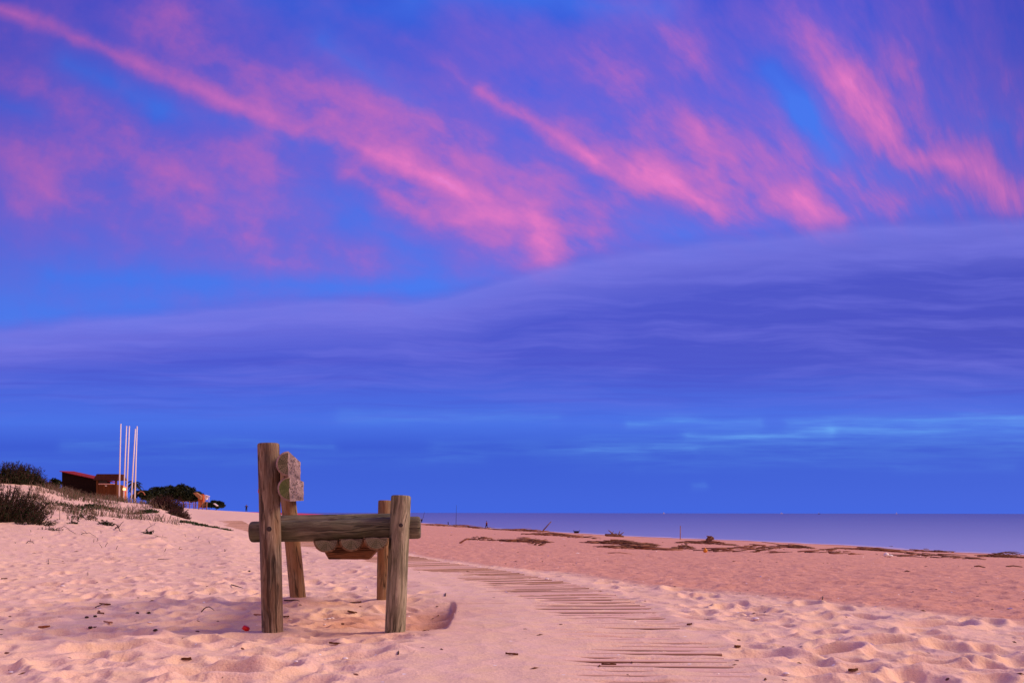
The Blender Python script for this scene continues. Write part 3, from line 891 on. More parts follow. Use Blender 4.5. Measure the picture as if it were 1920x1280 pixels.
patch(184, 953, .75, .9, 170, 'bright green low plant on the dune below the small wooden booth', seed=1, h=.13)
patch(276, 962, .6, .8, 130, 'green low plant on the dune face left of the red-brown shrub', seed=2, h=.13)
patch(150, 955, .8, 1.0, 90, 'dull green low plant on the dune below the dark hut', LEAF_DK, seed=3, h=.12)
patch(110, 948, .8, 1.0, 70, 'sparse olive plant on the dune slope between the left shrubs and the hut', LEAF_GR, seed=4, h=.12)
patch(355, 981, .55, .6, 90, 'green creeping plant just below the drooping shrub', seed=5, h=.05)
patch(380, 986, .6, .6, 90, 'green creeping plant along the dune foot, middle clump', seed=6, h=.05)
patch(404, 990, .5, .5, 60, 'green creeping plant along the dune foot, near its right end', seed=7, h=.04)
patch(424, 994, .3, .4, 30, 'small green sprig at the tip of the dune foot left of the bench', seed=8, h=.04)
patch(160, 973, .55, .6, 40, 'twiggy plant with few dark green leaves on the bare dune slope', LEAF_DK, seed=9, h=.14)
patch(197, 985, .30, .3, 34, 'small dark leafy plant beside the upright dead stem', LEAF_DK, seed=10, h=.12)
patch(137, 983, .18, .2, 16, 'tiny green sprout on the bare sand slope', LEAF_DK, seed=11, h=.08)
patch(279, 1002, .16, .2, 14, 'tiny green sprout on open sand below the creeping plants', LEAF_DK, seed=12, h=.08)

def dead_branch(px0, py0, px1, py1, label, hump=.05, r=.008, seed=0, sub=4, name='dead_branch', y0=10, y1=60, mat=TWIG, cat='branch', group=None):
    rnd = random.Random(seed)
    A = gp(px0, py0, y0, y1); B = gp(px1, py1, y0, y1)
    if abs(A.y - B.y) > 1.2: B = at(px1, py1, A.y)
    o_ = A.copy(); mb = MB(); n = 8; pts = []
    for k in range(n + 1):
        t = k / n; p = A.lerp(B, t); p.z += hump * math.sin(PI * t) + rnd.uniform(-.2, .2) * hump; p.y += rnd.uniform(-.02, .02)
        pts.append(p)
    mb.tube(pts, [r * (1 - .6 * k / n) for k in range(n + 1)], 5)
    L = min((B - A).length, .45)
    for i in range(sub):
        p = pts[rnd.randrange(1, n)]
        d = Vector((rnd.uniform(-1, 1), rnd.uniform(-.5, .5), rnd.uniform(.0, 1))).normalized() * L * rnd.uniform(.15, .35)
        mb.tube([p, p + d * .5 + Vector((0, 0, .01)), p + d], [r * .6, r * .45, r * .2], 4)
    o = mb.build(name, mat, None, loc=o_); return tag(o, label, cat, group)
dead_branch(163, 966, 200, 990, 'thick dead branch slanting down the bare dune slope', .04, .014, 1, 6)
dead_branch(213, 975, 218, 996, 'upright dead stem with stubby side shoots on the dune slope', .06, .016, 2, 7)
dead_branch(216, 992, 226, 998, 'short dark dead stem at the foot of the upright one', .05, .014, 3, 4)
dead_branch(106, 992, 142, 1003, 'thin arched twig on the sand right of the lower dune shrubs', .07, .006, 4, 1)
dead_branch(152, 1003, 182, 1009, 'thin bowed twig lying on the sand below the thick dead branch', .05, .005, 5, 2)
dead_branch(276, 992, 290, 985, 'short twig pointing up the slope below the creeping plants', .02, .005, 6, 2)
dead_branch(292, 1007, 314, 1009, 'thin flat twig on open sand left of the bench', .01, .005, 7, 2)
dead_branch(48, 1019, 66, 1021, 'short twig cluster on sand below the lower dune shrubs', .03, .006, 8, 4)

def grass_stuff():
    rnd = random.Random(5); mb = MB()
    X = []; Y = []; Hh = []
    spots = []
    for i in range(10500):
        y = rnd.uniform(19, 40); px = rnd.gauss(190, 95)
        if px < 60 or px > 345: continue
        x = (px - CX) * y / F
        spots.append((x, y, rnd.uniform(.10, .28)))
    for i in range(4200):   # between the two left shrubs
        y = rnd.uniform(18.5, 34); px = rnd.uniform(-40, 150)
        spots.append(((px - CX) * y / F, y, rnd.uniform(.10, .30)))
    for i in range(3500):   # dune further left
        y = rnd.uniform(17, 40); px = rnd.uniform(-900, -20)
        spots.append(((px - CX) * y / F, y, rnd.uniform(.10, .28)))
    for i in range(25):   # stray stalks and litter lower down
        y = rnd.uniform(13, 20); px = rnd.uniform(0, 420)
        spots.append(((px - CX) * y / F, y, rnd.uniform(.03, .09)))
    xs = np.array([s[0] for s in spots]); ys_ = np.array([s[1] for s in spots]); zs = height(xs, ys_)
    cl = fbm(xs * .9, ys_ * .9, 77, 3)
    for (x, y, h), z, c in zip(spots, zs, cl):
        if c < .12 and y > 18: continue
        dx = rnd.uniform(-1.1, 1.1) * h; dy = rnd.uniform(-.9, .9) * h
        a = Vector((x, y, z - .01)); b = a + Vector((dx * .4, dy * .4, h * .75)); cc = a + Vector((dx, dy, h * rnd.uniform(.5, 1.05)))
        w = Vector((.0045, .003, 0))
        mi = 0 if rnd.random() < .62 else (1 if rnd.random() < .5 else 2)
        mb.add([a - w, a + w, b + w * .7, b - w * .7, cc], [(0, 1, 2, 3), (3, 2, 4)], mi, False)
        if rnd.random() < .35:
            d = b + Vector((rnd.uniform(-.5, .5) * h, rnd.uniform(-.5, .5) * h, h * .3)); mb.add([b - w, b + w, d], [(0, 1, 2)], mi, False)
    o = mb.build('dune_grass', [TWIG_G, TWIG, LEAF_GR]); tag(o, 'sparse dead grey and olive grass tangled over the dune', 'grass', kind='stuff')
grass_stuff()

# trees: trunk + limbs + crown of many leaf faces on irregular clumps
def tree(px, py, Y, w, h, label, clumps=26, seed=0, flat=.6, lsz=.35, name='pine_tree', group='pine trees beyond the dune', leaf=None, dens=150, trunk=.35):
    rnd = random.Random(seed); c = at(px, py, Y); c.z = hz(c.x, c.y) if c.y < 90 else c.z
    root = thing(name, c, label, 'tree', group)
    tr = MB(); lf = MB()
    fork = c + Vector((rnd.uniform(-.2, .2), 0, h * trunk))
    tr.tube([c - Vector((0, 0, 2.0)), c, c.lerp(fork, .5) + Vector((.1, 0, 0)), fork], [w * .03, w * .028, w * .022, w * .018], 8)
    for i in range(clumps):
        a = rnd.uniform(0, 2 * PI); rr = math.sqrt(rnd.random()) * .82
        x = math.cos(a) * rr; y = math.sin(a) * rr; top = math.sqrt(max(0, 1 - rr * rr))
        z = h * (trunk * .7 + (1 - trunk * .7 - .1) * (top * rnd.uniform(.45, 1.0)))
        p = c + Vector((x * w / 2, y * w / 2, z))
        s = w * rnd.uniform(.13, .21)
        tr.tube([fork, fork.lerp(p, .5) + Vector((0, 0, -.03 * h)), p], [w * .012, w * .008, w * .004], 5, 0, False)
        for k in range(dens):
            d = Vector((rnd.gauss(0, 1), rnd.gauss(0, 1), rnd.gauss(0, 1))).normalized() * (rnd.random() ** .4)
            q = p + Vector((d.x * s, d.y * s, d.z * s * flat))
            if q.z < c.z - .3: q.z = c.z + rnd.random() * .2
            u = Vector((rnd.uniform(-1, 1), rnd.uniform(-1, 1), rnd.uniform(-.6, .9))).normalized() * lsz * rnd.uniform(.5, 1.2)
            v = u.cross(Vector((rnd.uniform(-1, 1), rnd.uniform(-1, 1), 1))).normalized() * lsz * .7
            lf.quad(q, u, v, 0 if rnd.random() < .7 else 1)
    tr.build('trunk', TRUNK, root); lf.build('crown', leaf or [PINE1, PINE2], root)
    return root
PINE1 = mat_leaf('pine_needles_dark', (.008, .016, .007), (.016, .028, .010), (.028, .038, .014), .6)
PINE2 = mat_leaf('pine_needles_olive', (.018, .026, .010), (.03, .038, .014), (.045, .042, .02), .6)
tree(287, 950, 170, 3.6, 3.6, 'small dark round pine, leftmost of the low clump beyond the dune', seed=1, trunk=.15)
tree(303, 951, 185, 6.0, 4.6, 'dark round pine second from the left in the low clump', seed=2, trunk=.15)
tree(322, 951, 190, 6.0, 4.9, 'dark round pine in the middle of the low clump', seed=3, trunk=.15)
tree(344, 951, 180, 6.6, 4.7, 'broadest and tallest dark pine of the clump, left of the orange house wall', seed=4, trunk=.2, clumps=34)
tree(366, 951, 184, 3.6, 3.3, 'dark sloping pine crown overhanging the orange wall', seed=5, trunk=.3)
tree(405, 956, 175, 3.3, 1.9, 'low dark bush-like tree, rightmost, beside the white canopy', seed=6, trunk=.1, name='low_tree', group=None)
tree(392, 953, 172, 2.4, 1.1, 'small dark bush-like tree between the fence and the rightmost low tree', seed=16, trunk=.1, name='low_tree', group=None, clumps=14)
tree(266, 940, 150, 3.6, 2.1, 'low dark tree between the flagpoles and the pine clump', seed=7, trunk=.1, name='low_tree', group=None, clumps=18)
tree(103, 921, 120, 2.4, 1.6, 'small dark tree just left of the dark wooden hut', seed=8, trunk=.1, name='low_tree', group=None, clumps=14, dens=50)
def palm(px, py, Y, h, label):
    rnd = random.Random(4); c = at(px, py, Y); root = thing('palm_tree', c, label, 'palm tree')
    t = MB(); t.tube([c - Vector((0, 0, 1)), c + Vector((.05, 0, h * .5)), c + Vector((0, 0, h * .78))], [.22, .17, .15], 8); t.build('trunk', TRUNK, root)
    f = MB(); top = c + Vector((0, 0, h * .78))
    for i in range(34):
        a = rnd.uniform(0, 2 * PI); L = h * rnd.uniform(.24, .34); up = rnd.uniform(-.2, 1.1)
        pts = []
        for k in range(7):
            s = k / 6; pts.append(top + Vector((math.cos(a) * L * s * 1.2, math.sin(a) * L * s * 1.2, L * (up * s - .9 * s * s))))
        f.tube(pts, .02, 3, 0, False)
        for k in range(1, 7):
            for sd in (-1, 1):
                d = (pts[k] - pts[k - 1]); s_ = Vector((-math.sin(a), math.cos(a), 0)) * sd
                e = s_ * L * .17 + d * .5 + Vector((0, 0, -L * .08))
                f.add([pts[k - 1], pts[k], pts[k] + e, pts[k - 1].lerp(pts[k], .5) + e], [(0, 1, 2, 3)], 0, False)
    f.build('crown', [PINE1], root)
palm(252, 940, 140, 3.5, 'small dark palm behind the two rightmost flagpoles')

# ------------------------------------------------------------------ hut, booth, flagpoles
HUT = mat_boards('dark_hut_boards', (.008, .004, .004), (.014, .007, .006), (.024, .011, .009), (.5, .5, 14), 1.2)
HUT_R = mat_boards('red_felt_roof', (.19, .02, .022), (.27, .03, .033), (.34, .045, .045), (2, 2, 2), 2)
BOOTH = mat_boards('brown_booth_boards', (.07, .026, .010), (.12, .046, .018), (.17, .07, .028), (10, 10, .6), 1.2)
BOOTH_D = mat_boards('dark_booth_roof', (.035, .010, .008), (.055, .016, .011), (.08, .024, .016), (8, 8, .6), 1.0)
PALE = mat_plain('pale_trim', (.55, .33, .26), .7, .15)
WHITE = mat_plain('white_paint', (.82, .80, .80), .5, .05, spec=.4)
Yh = 85.0
def pq(px, py, Y=Yh): return at(px, py, Y)
def prism(mb, poly, Y0, Y1, mi=0):
    """poly of photo points at depth Y0, extruded to Y1 keeping x,z"""
    A = [pq(x, y, Y0) for x, y in poly]; n = len(A)
    B = [Vector((p.x, Y1, p.z)) for p in A]
    mb.add(A + B, [tuple(range(n)), tuple(range(2 * n - 1, n - 1, -1))] + [(i, n + i, n + (i + 1) % n, (i + 1) % n) for i in range(n)], mi, False)
hb = pq(148, 932); hut = thing('wooden_hut', hb, 'dark wooden hut with a sloping red roof on the dune left of the flagpoles', 'hut')
mb = MB(); prism(mb, [(116, 940), (182, 944), (182, 899.6), (116, 885.4)], Yh, Yh + 2.1); mb.build('wall', HUT, hut)
mb = MB()
A = [pq(113.8, 884.1), pq(184, 899.3)]
x0, z0, x1, z1 = A[0].x, A[0].z, A[1].x, A[1].z
th = .06
vs = [(x0, Yh - .25, z0), (x1, Yh - .25, z1), (x1, Yh + 2.5, z1 + .10), (x0, Yh + 2.5, z0 + .10)]
vs = vs + [(x, y, z - th) for x, y, z in vs]
mb.add(vs, [(0, 1, 2, 3), (7, 6, 5, 4), (0, 4, 5, 1), (1, 5, 6, 2), (2, 6, 7, 3), (3, 7, 4, 0)], 0, False)
rf = mb.build('roof', HUT_R, hut)
mb = MB(); d = Vector((x1 - x0, 0, z1 - z0)); R = Matrix.Rotation(-math.atan2(d.z, d.x), 3, 'Y')
mb.box((A[0] + A[1]) / 2 + Vector((0, -.28, -.035)), (d.length, .03, .07), R); mb.build('trim_board', PALE, rf)
# lean-to seen through the booth opening
mb = MB(); prism(mb, [(180, 944), (200, 944), (200, 903.6), (180, 900.0)], Yh + 2.5, Yh + 3.3); mb.build('annex', HUT, hut)
mb = MB(); prism(mb, [(182, 900.8), (211, 905.0), (211, 903.4), (182, 899.4)], Yh + 2.3, Yh + 3.4); mb.build('annex_roof', HUT_R, hut)

Yk = 83.0
kb = pq(200, 935, Yk); booth = thing('wooden_booth', kb, 'small brown wooden booth with overhanging roof and open window beside the flagpoles', 'booth')
mb = MB(); prism(mb, [(182.5, 942), (217, 942), (217, 909.3), (182.5, 909.3)], Yk, Yk + .08); mb.build('front_panel', BOOTH, booth)
for x in (180.3, 215.2):
    for dy in (0, 1.5):
        mb = MB(); prism(mb, [(x, 944), (x + 3.4, 944), (x + 3.4, 899), (x, 899)], Yk - .06 + dy, Yk + .1 + dy); mb.build('post', BOOTH, booth)
mb = MB()
q0 = [pq(179.2, 889.3, Yk), pq(221, 889.3, Yk), pq(222.4, 901.0, Yk), pq(177.4, 901.0, Yk)]
f = [(q0[0].x, Yk + .2, q0[0].z), (q0[1].x, Yk + .2, q0[1].z), (q0[2].x, Yk - .35, q0[2].z), (q0[3].x, Yk - .35, q0[3].z)]
b2 = [(q0[0].x, Yk + 1.3, q0[0].z), (q0[1].x, Yk + 1.3, q0[1].z), (q0[2].x, Yk + 1.85, q0[2].z), (q0[3].x, Yk + 1.85, q0[3].z)]
mb.add(f + b2, [(0, 1, 2, 3), (7, 6, 5, 4), (0, 4, 5, 1), (1, 5, 6, 2), (2, 6, 7, 3), (3, 7, 4, 0)], 0, False)
mb.build('roof', BOOTH_D, booth)
mb = MB(); prism(mb, [(184.4, 909.2), (213.5, 909.2), (213.5, 907.2), (184.4, 907.2)], Yk - .22, Yk + .1); mb.build('counter', PALE, booth)
mb = MB(); c = pq(199, 911.5, Yk); mb.blob((c.x, Yk - .03, c.z), (.11, .03, .055), 10, 6, .02); mb.build('sign_plate', WHITE, booth)
for sx, nm in ((180.6, 0), (218.0, 0)):
    mb = MB(); prism(mb, [(sx, 942), (sx + 1.6, 942), (sx + 1.6, 909.3), (sx, 909.3)], Yk + .12, Yk + 1.4); mb.build('side_panel', BOOTH, booth)

poles = [(223.2, 938.0, 226.3, 797.5, 'leftmost and tallest white flagpole, close to the booth'),
         (231.5, 935.5, 237.0, 801.5, 'second white flagpole from the left, leaning slightly right'),
         (237.0, 936.0, 242.3, 801.8, 'third white flagpole from the left, middle of the five'),
         (245.7, 937.5, 253.6, 807.0, 'fourth white flagpole from the left, shortest and most tilted'),
         (252.5, 938.0, 256.8, 802.0, 'rightmost white flagpole, in front of the palm')]
for i, (xb, yb_, xt, yt, lab) in enumerate(poles):
    Yp = 78 + [0, 3, 1.5, 1.0, 0][i]
    Bp = at(xb, yb_, Yp); T = at(xt, yt, Yp)
    root = thing('flagpole', Bp, lab, 'flagpole', 'white flagpoles in a row on the dune')
    mb = MB(); mb.tube([Bp - Vector((0, 0, .6)), Bp.lerp(T, .5), T], [.060, .054, .046], 12); mb.build('mast', WHITE, root)
    mb = MB(); mb.blob(T + Vector((0, 0, .04)), .06, 10, 8, 0); mb.build('finial', WHITE, root)

# orange lit kiosk behind the poles
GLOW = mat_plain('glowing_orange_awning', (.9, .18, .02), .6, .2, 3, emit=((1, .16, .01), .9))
LAMPM = mat_plain('lamp_glow', (1, .8, .5), .5, .05, emit=((1, .62, .22), 9))
ORG = mat_plain('orange_plaster', (.48, .11, .03), .85, .25, 1.0)
c = at(229, 934, 100); ks = thing('orange_stall', c, 'small stall with glowing orange awning and a lit lamp between booth and flagpoles', 'stall')
mb = MB(); prism(mb, [(222, 921), (233, 921), (233.5, 914), (222.5, 914)], 100, 100.5); aw = mb.build('awning', GLOW, ks)
mb = MB(); cc = at(226, 916, 99.9); mb.blob(cc, (.34, .3, .32), 9, 6, .2); cc = at(230.5, 916.5, 99.9); mb.blob(cc, (.32, .3, .34), 9, 6, .2); mb.build('parasol', GLOW, ks)
mb = MB(); mb.blob(at(232.3, 918, 98.9), .15, 10, 8, 0); mb.build('lamp', LAMPM, ks)
mb = MB(); prism(mb, [(222.5, 940), (232.5, 940), (232.5, 921.5), (222.5, 921.5)], 100.3, 101.2); mb.build('counter', ORG, ks)

# orange arch (upturned boat rib like pipe), in front of the low tree
ARCH = mat_plain('orange_brown_pipe', (.40, .15, .08), .7, .2)
mb = MB(); Ya = 90; pts = [at(258 + 14 * t, 926.5 - 4.6 * math.sin(PI * min(1, t * 1.05)) + (0 if t < .8 else 2 * (t - .8) * 5), Ya) for t in np.linspace(0, 1, 12)]
mb.tube(pts, .05, 8)
tag(mb.build('bent_pipe', ARCH, None, loc=at(258, 932, Ya)), 'thin orange-brown arched pipe right of the flagpoles', 'pipe')

# sand hummock showing between shrubs and pines
# house behind pines
hs = thing('orange_house', at(374, 950, 176), 'low house with an orange wall and pale gable half hidden by the pines', 'house')
mb = MB(); prism(mb, [(371.5, 952), (380.5, 952), (380.5, 929), (377, 927), (371.5, 932.5)], 177, 178.6); mb.build('wall', ORG, hs)
mb = MB(); prism(mb, [(361.5, 924.8), (367, 923.6), (376.5, 930.5), (375, 937), (371, 934)], 174.5, 175.6); mb.build('roof', mat_plain('ochre_roof', (.40, .20, .09), .85, .2, 1), hs)
cn = thing('white_canopy', at(387, 942, 178), 'white canopy on posts right of the orange wall', 'canopy')
mb = MB(); prism(mb, [(381, 929), (384, 928), (390.8, 930.4), (390.8, 931.2), (388, 931.4), (386.6, 937.5), (382.5, 936)], 178, 178.9); mb.build('cloth', WHITE, cn)
for x in (391.2, 383.5):
    mb = MB(); prism(mb, [(x, 948), (x + .8, 948), (x + .8, 930.5), (x, 930.5)], 177.9, 178.0); mb.build('post', WHITE, cn)
# rope-and-post fence in front of the house
FN = mat_boards('fence_wood', (.22, .12, .07), (.32, .19, .11), (.42, .27, .17), (3, 3, 1), 2)
fn = thing('post_fence', at(356, 952, 150), 'low post and rail fence on the sand crest in front of the orange house', 'fence')
xs = [322, 327, 332, 337, 343, 348.5, 355, 363.5, 372.5, 379.3, 387.9]
tops = []
for i, x in enumerate(xs):
    yb0 = 947.5 + (x - 322) * .09; ht = 8 + (x - 322) * .075
    Yf = 152 - (x - 322) * .12
    mb = MB(); A = at(x, yb0, Yf); T = at(x + .2, yb0 - ht, Yf); mb.tube([A - Vector((0, 0, .3)), T], .065 if i % 2 == 0 else .05, 6); mb.build('post', FN, fn)
    tops.append((A, T))
for k in (.9, .45):
    mb = MB(); mb.tube([a_.lerp(t_, k) for a_, t_ in tops], .03, 5); mb.build('rail', FN, fn)
mb = MB(); 
for (a1, t1_), (a2, t2_) in zip(tops[3:-1], tops[4:]):
    for k in range(3):
        p = a1.lerp(a2, (k + .5) / 3); q_ = t1_.lerp(t2_, (k + .5) / 3)
        mb.tube([p - Vector((0, -.1, .2)), p.lerp(q_, .75) + Vector((0, .1, 0))], .03, 4)
mb.build('paling', ARCH, fn)
# low white roof beside the rightmost tree
c = at(404, 952, 168)
mb = MB(); prism(mb, [(399.5, 944.5), (401.5, 944), (408, 948.5), (406, 949.5)], 168, 168.6)
tag(mb.build('white_sheet', WHITE, None, loc=c), 'small white sheet roof against the rightmost low tree', 'sheet')

# low crimson-coloured bank along the far crest
def red_bank():
    MR = mat_plain('crimson_bank', (.62, .07, .12), .8, .25, .15)
    vs = []; fs = []; n = 60
    for i in range(n + 1):
        px = 470 + (742 - 470) * i / n
        pc = np.interp(px, [470, 560, 600, 690, 790], [960.3, 962.6, 964.5, 969.0, 975.5])
        Yd = np.interp(px, [470, 560, 690, 790], [215, 190, 175, 175])
        hgt = np.interp(px, [470, 520, 600, 700, 790, 800], [1.2, 1.4, 3.4, 3.4, 1.6, .8]) + .4 * math.sin(i * .9)
        T = at(px, pc, Yd); x, y = T.x, T.y
        for dy, f in ((-14, -1.0), (-8, .55), (-2, .95), (2, 1.0), (8, .5), (16, -1.0)):
            zz = T.z - (1 - f) * hgt * Yd / F * .9
            vs.append((x, y + dy, zz))
    m = 6
    for i in range(n):
        for k in range(m - 1): fs.append((i * m + k, (i + 1) * m + k, (i + 1) * m + k + 1, i * m + k + 1))
    me = bpy.data.meshes.new('far_bank'); me.from_pydata(vs, [], fs); me.materials.append(MR)
    me.polygons.foreach_set('use_smooth', [True] * len(fs)); me.update()
    o = bpy.data.objects.new('far_bank', me); link(o); tag(o, kind='structure')
red_bank()

# ------------------------------------------------------------------ people
SKIN = mat_plain('skin', (.35, .17, .11), .6, .05)
DARKC = mat_plain('dark_clothes', (.02, .02, .03), .9, .2)
MAROON = mat_plain('maroon_clothes', (.16, .03, .04), .9, .2)
HAIR = mat_plain('hair', (.03, .02, .015), .9, .2)
def person(px, py, Y, hgt, label, top, bot, pose='stand', face=0.0):
    c = at(px, py, Y); s = hgt / 1.75
    root = thing('person', c, label, 'person')
    J = {'pel': (0, 0, .95), 'ch': (0, 0, 1.3), 'nk': (0, 0, 1.48), 'hd': (0, 0, 1.56), 'ht': (0, 0, 1.70),
         'ls': (-.19, 0, 1.42), 'le': (-.27, .02, 1.14), 'lw': (-.25, .10, .92), 'rs': (.19, 0, 1.42), 're': (.27, .02, 1.14), 'rw': (.25, .10, .92),
         'lh': (-.10, 0, .90), 'lk': (-.12, .03, .50), 'la': (-.13, -.02, .08), 'lt': (-.13, .14, .03),
         'rh': (.10, 0, .90), 'rk': (.13, .03, .50), 'ra': (.14, -.02, .08), 'rt': (.14, .14, .03)}
    if pose == 'akimbo':
        J.update({'le': (-.40, .0, 1.22), 'lw': (-.26, .14, 1.28), 're': (.40, .0, 1.22), 'rw': (.26, .14, 1.28)})
    if pose == 'walk':
        J.update({'lk': (-.10, .20, .52), 'la': (-.10, .22, .10), 'lt': (-.10, .38, .05), 'rk': (.10, -.05, .5), 'ra': (.10, -.32, .12), 'rt': (.10, -.20, .04),
                  'lw': (-.22, -.12, .95), 'rw': (.24, .25, 1.02)})
    ed = [('pel', 'ch'), ('ch', 'nk'), ('nk', 'hd'), ('hd', 'ht'), ('ch', 'ls'), ('ls', 'le'), ('le', 'lw'), ('ch', 'rs'), ('rs', 're'), ('re', 'rw'),
          ('pel', 'lh'), ('lh', 'lk'), ('lk', 'la'), ('la', 'lt'), ('pel', 'rh'), ('rh', 'rk'), ('rk', 'ra'), ('ra', 'rt')]
    rad = {'pel': .15, 'ch': .16, 'nk': .06, 'hd': .09, 'ht': .08, 'ls': .07, 'le': .05, 'lw': .035, 'rs': .07, 're': .05, 'rw': .035,
           'lh': .10, 'lk': .065, 'la': .045, 'lt': .04, 'rh': .10, 'rk': .065, 'ra': .045, 'rt': .04}
    names = list(J); me = bpy.data.meshes.new('body')
    me.from_pydata([tuple(Vector(J[n]) * s) for n in names], [(names.index(a), names.index(b)) for a, b in ed], [])
    o = bpy.data.objects.new('body', me); link(o, root); o.rotation_euler = (0, 0, face)
    sk = o.modifiers.new('Skin', 'SKIN')
    for i, n in enumerate(names):
        sv = me.skin_vertices[0].data[i]; r = rad[n] * s; sv.radius = (r, r); sv.use_root = (n == 'pel')
    o.modifiers.new('Sub', 'SUBSURF').levels = 1
    o.modifiers['Sub'].render_levels = 1
    me.materials.append(SKIN)
    R = Matrix.Rotation(face, 3, 'Z')
    def L(n): return c + R @ (Vector(J[n]) * s)
    mb = MB(); mb.tube([L('pel') - Vector((0, 0, .05 * s)), L('ch'), L('nk')], [.185 * s, .20 * s, .09 * s], 12)
    for a in 'lr': mb.tube([L(a + 's'), L(a + 'e'), L(a + 'w')], [.09 * s, .07 * s, .055 * s], 8)
    mb.build('jacket', top, root)
    mb = MB(); mb.tube([L('pel') + Vector((0, 0, .04 * s)), L('pel') - Vector((0, 0, .12 * s))], [.18 * s, .19 * s], 12)
    for a in 'lr': mb.tube([L(a + 'h'), L(a + 'k'), L(a + 'a')], [.12 * s, .09 * s, .07 * s], 8)
    mb.build('trousers', bot, root)
    mb = MB(); mb.blob(L('ht') + Vector((0, 0, .01 * s)), (.11 * s, .12 * s, .09 * s), 10, 7, .03); mb.build('hair', HAIR, root)
    return root
person(462, 959.9, 235, 1.85, 'distant person in dark clothes standing on the sand crest left of the bench', DARKC, DARKC, 'akimbo', PI)
person(912.5, 990.8, 219, 1.85, 'distant person in maroon walking on the shore beside a white bag', MAROON, DARKC, 'walk', 1.1)
person(790.5, 980, 250, 1.2, 'distant angler in dark clothes at the water just right of the bench armrest', DARKC, DARKC, 'stand', .6)

ROD = mat_plain('dark_rod', (.03, .025, .04), .5, .2)
def stick(name, a, b, Y, r, label, cat, mat, taper=.5, Y2=None, sub=None):
    A = at(a[0], a[1], Y); B = at(b[0], b[1], Y2 or Y); mb = MB()
    mb.tube([A, A.lerp(B, .5), B], [r, r * (1 + taper) / 2, r * taper], 6)
    return tag(mb.build(name, mat, None, loc=A), label, cat)
DRIFT = mat_boards('grey_brown_driftwood', (.11, .055, .04), (.21, .115, .075), (.34, .21, .15), (6, 6, 2), 2)
REED = mat_boards('pale_reed', (.26, .12, .07), (.40, .21, .13), (.52, .30, .2), (4, 4, 4), 2)
stick('fishing_rod', (791, 978), (796.5, 959), 249, .06, 'thin leaning fishing rod held up by the angler near the bench', 'fishing rod', ROD)
stick('fishing_rod', (855.0, 985.0), (855.8, 946.5), 240, .06, 'tall upright fishing rod planted on the shore right of the bench', 'fishing rod', ROD)
stick('marker_stake', (840.5, 983.5), (840.3, 978), 240, .12, 'short dark stake on the shore left of the tall fishing rod', 'stake', ROD, 1)
stick('leaning_pole', (1017, 995.5), (1033.5, 977), 150, .11, 'long brown pole leaning out of the driftwood towards the sea', 'pole', DRIFT, .7)
stick('marker_stake', (1275.5, 1014), (1275.8, 984.5), 105, .055, 'thin pale upright stake near the water at centre right', 'stake', REED, .8)
mb = MB(); mb.blob(at(917, 990.5, 215), (.5, .3, .28), 10, 7, .1); tag(mb.build('white_bag', WHITE, None, loc=at(917, 991, 215)), 'small white bag on the sand next to the walking person', 'bag')

# dark tub
def tub(px, py, Y):
    c = at(px, py, Y); mb = MB(); n = 14
    pr = [(.0, .02), (.32, .02), (.42, .38), (.46, .40), (.46, .36), (.36, .10), (0, .10)]
    vs = []; fs = []
    for r, z in pr:
        for k in range(n): vs.append(c + Vector((r * 1.25 * math.cos(2 * PI * k / n), r * math.sin(2 * PI * k / n), z)))
    for i in range(len(pr) - 1):
        for k in range(n): fs.append((i * n + k, i * n + (k + 1) % n, (i + 1) * n + (k + 1) % n, (i + 1) * n + k))
    mb.add(vs, fs)
    mb.tube([c + Vector((-.5, 0, .38)), c + Vector((-.62, 0, .5)), c + Vector((-.45, 0, .55))], .04, 6)
    mb.tube([c + Vector((.5, 0, .38)), c + Vector((.62, 0, .5)), c + Vector((.5, 0, .58))], .04, 6)
    tag(mb.build('black_tub', ROD, None, loc=c), 'black open tub at the water edge right of the leaning pole', 'tub')
tub(1081, 998.8, 165)

# ------------------------------------------------------------------ driftwood
def shore(px, py): return ground(px, py, 12, 320)
def log_thing(px0, px1, py, Y, r, label, stubs=3, seed=0, mat=DRIFT, name='driftwood_log', tilt=0.0, cat='driftwood', dz=0.0, dY=.3):
    rnd = random.Random(seed); A = at(px0, py, Y); B = at(px1, py, Y + dY)
    for P in (A, B): P.z = hz(P.x, P.y) + r * .6 + dz
    B.z += tilt
    mb = MB(); pts = [A.lerp(B, t) + Vector((0, rnd.uniform(-1, 1) * r * .6, rnd.uniform(-.3, .4) * r)) for t in np.linspace(0, 1, 7)]
    mb.tube(pts, [r * q for q in (.6, .95, 1, .95, .8, .65, .4)], 9)
    L = (B - A).length
    for i in range(stubs):
        p = pts[rnd.randrange(1, 6)]; d = Vector((rnd.uniform(-1, 1), rnd.uniform(-.4, .4), rnd.uniform(.4, 1))).normalized() * rnd.uniform(2, 5) * r
        mb.tube([p, p + d * .6, p + d], [r * .4, r * .3, r * .12], 6)
    return tag(mb.build(name, mat, None, loc=A), label, cat)
def ydepth(px, py):
    return shore(px, py).y
log_thing(1135, 1170, 1004, ydepth(1152, 1005.5), .22, 'thick dark driftwood log lying at the water edge right of the black tub', 4, 1)
log_thing(1140, 1160, 1002, ydepth(1152, 1005.5) + .7, .16, 'dark driftwood log lying behind the thick one at the water edge', 3, 2)
c = shore(1331, 1012)
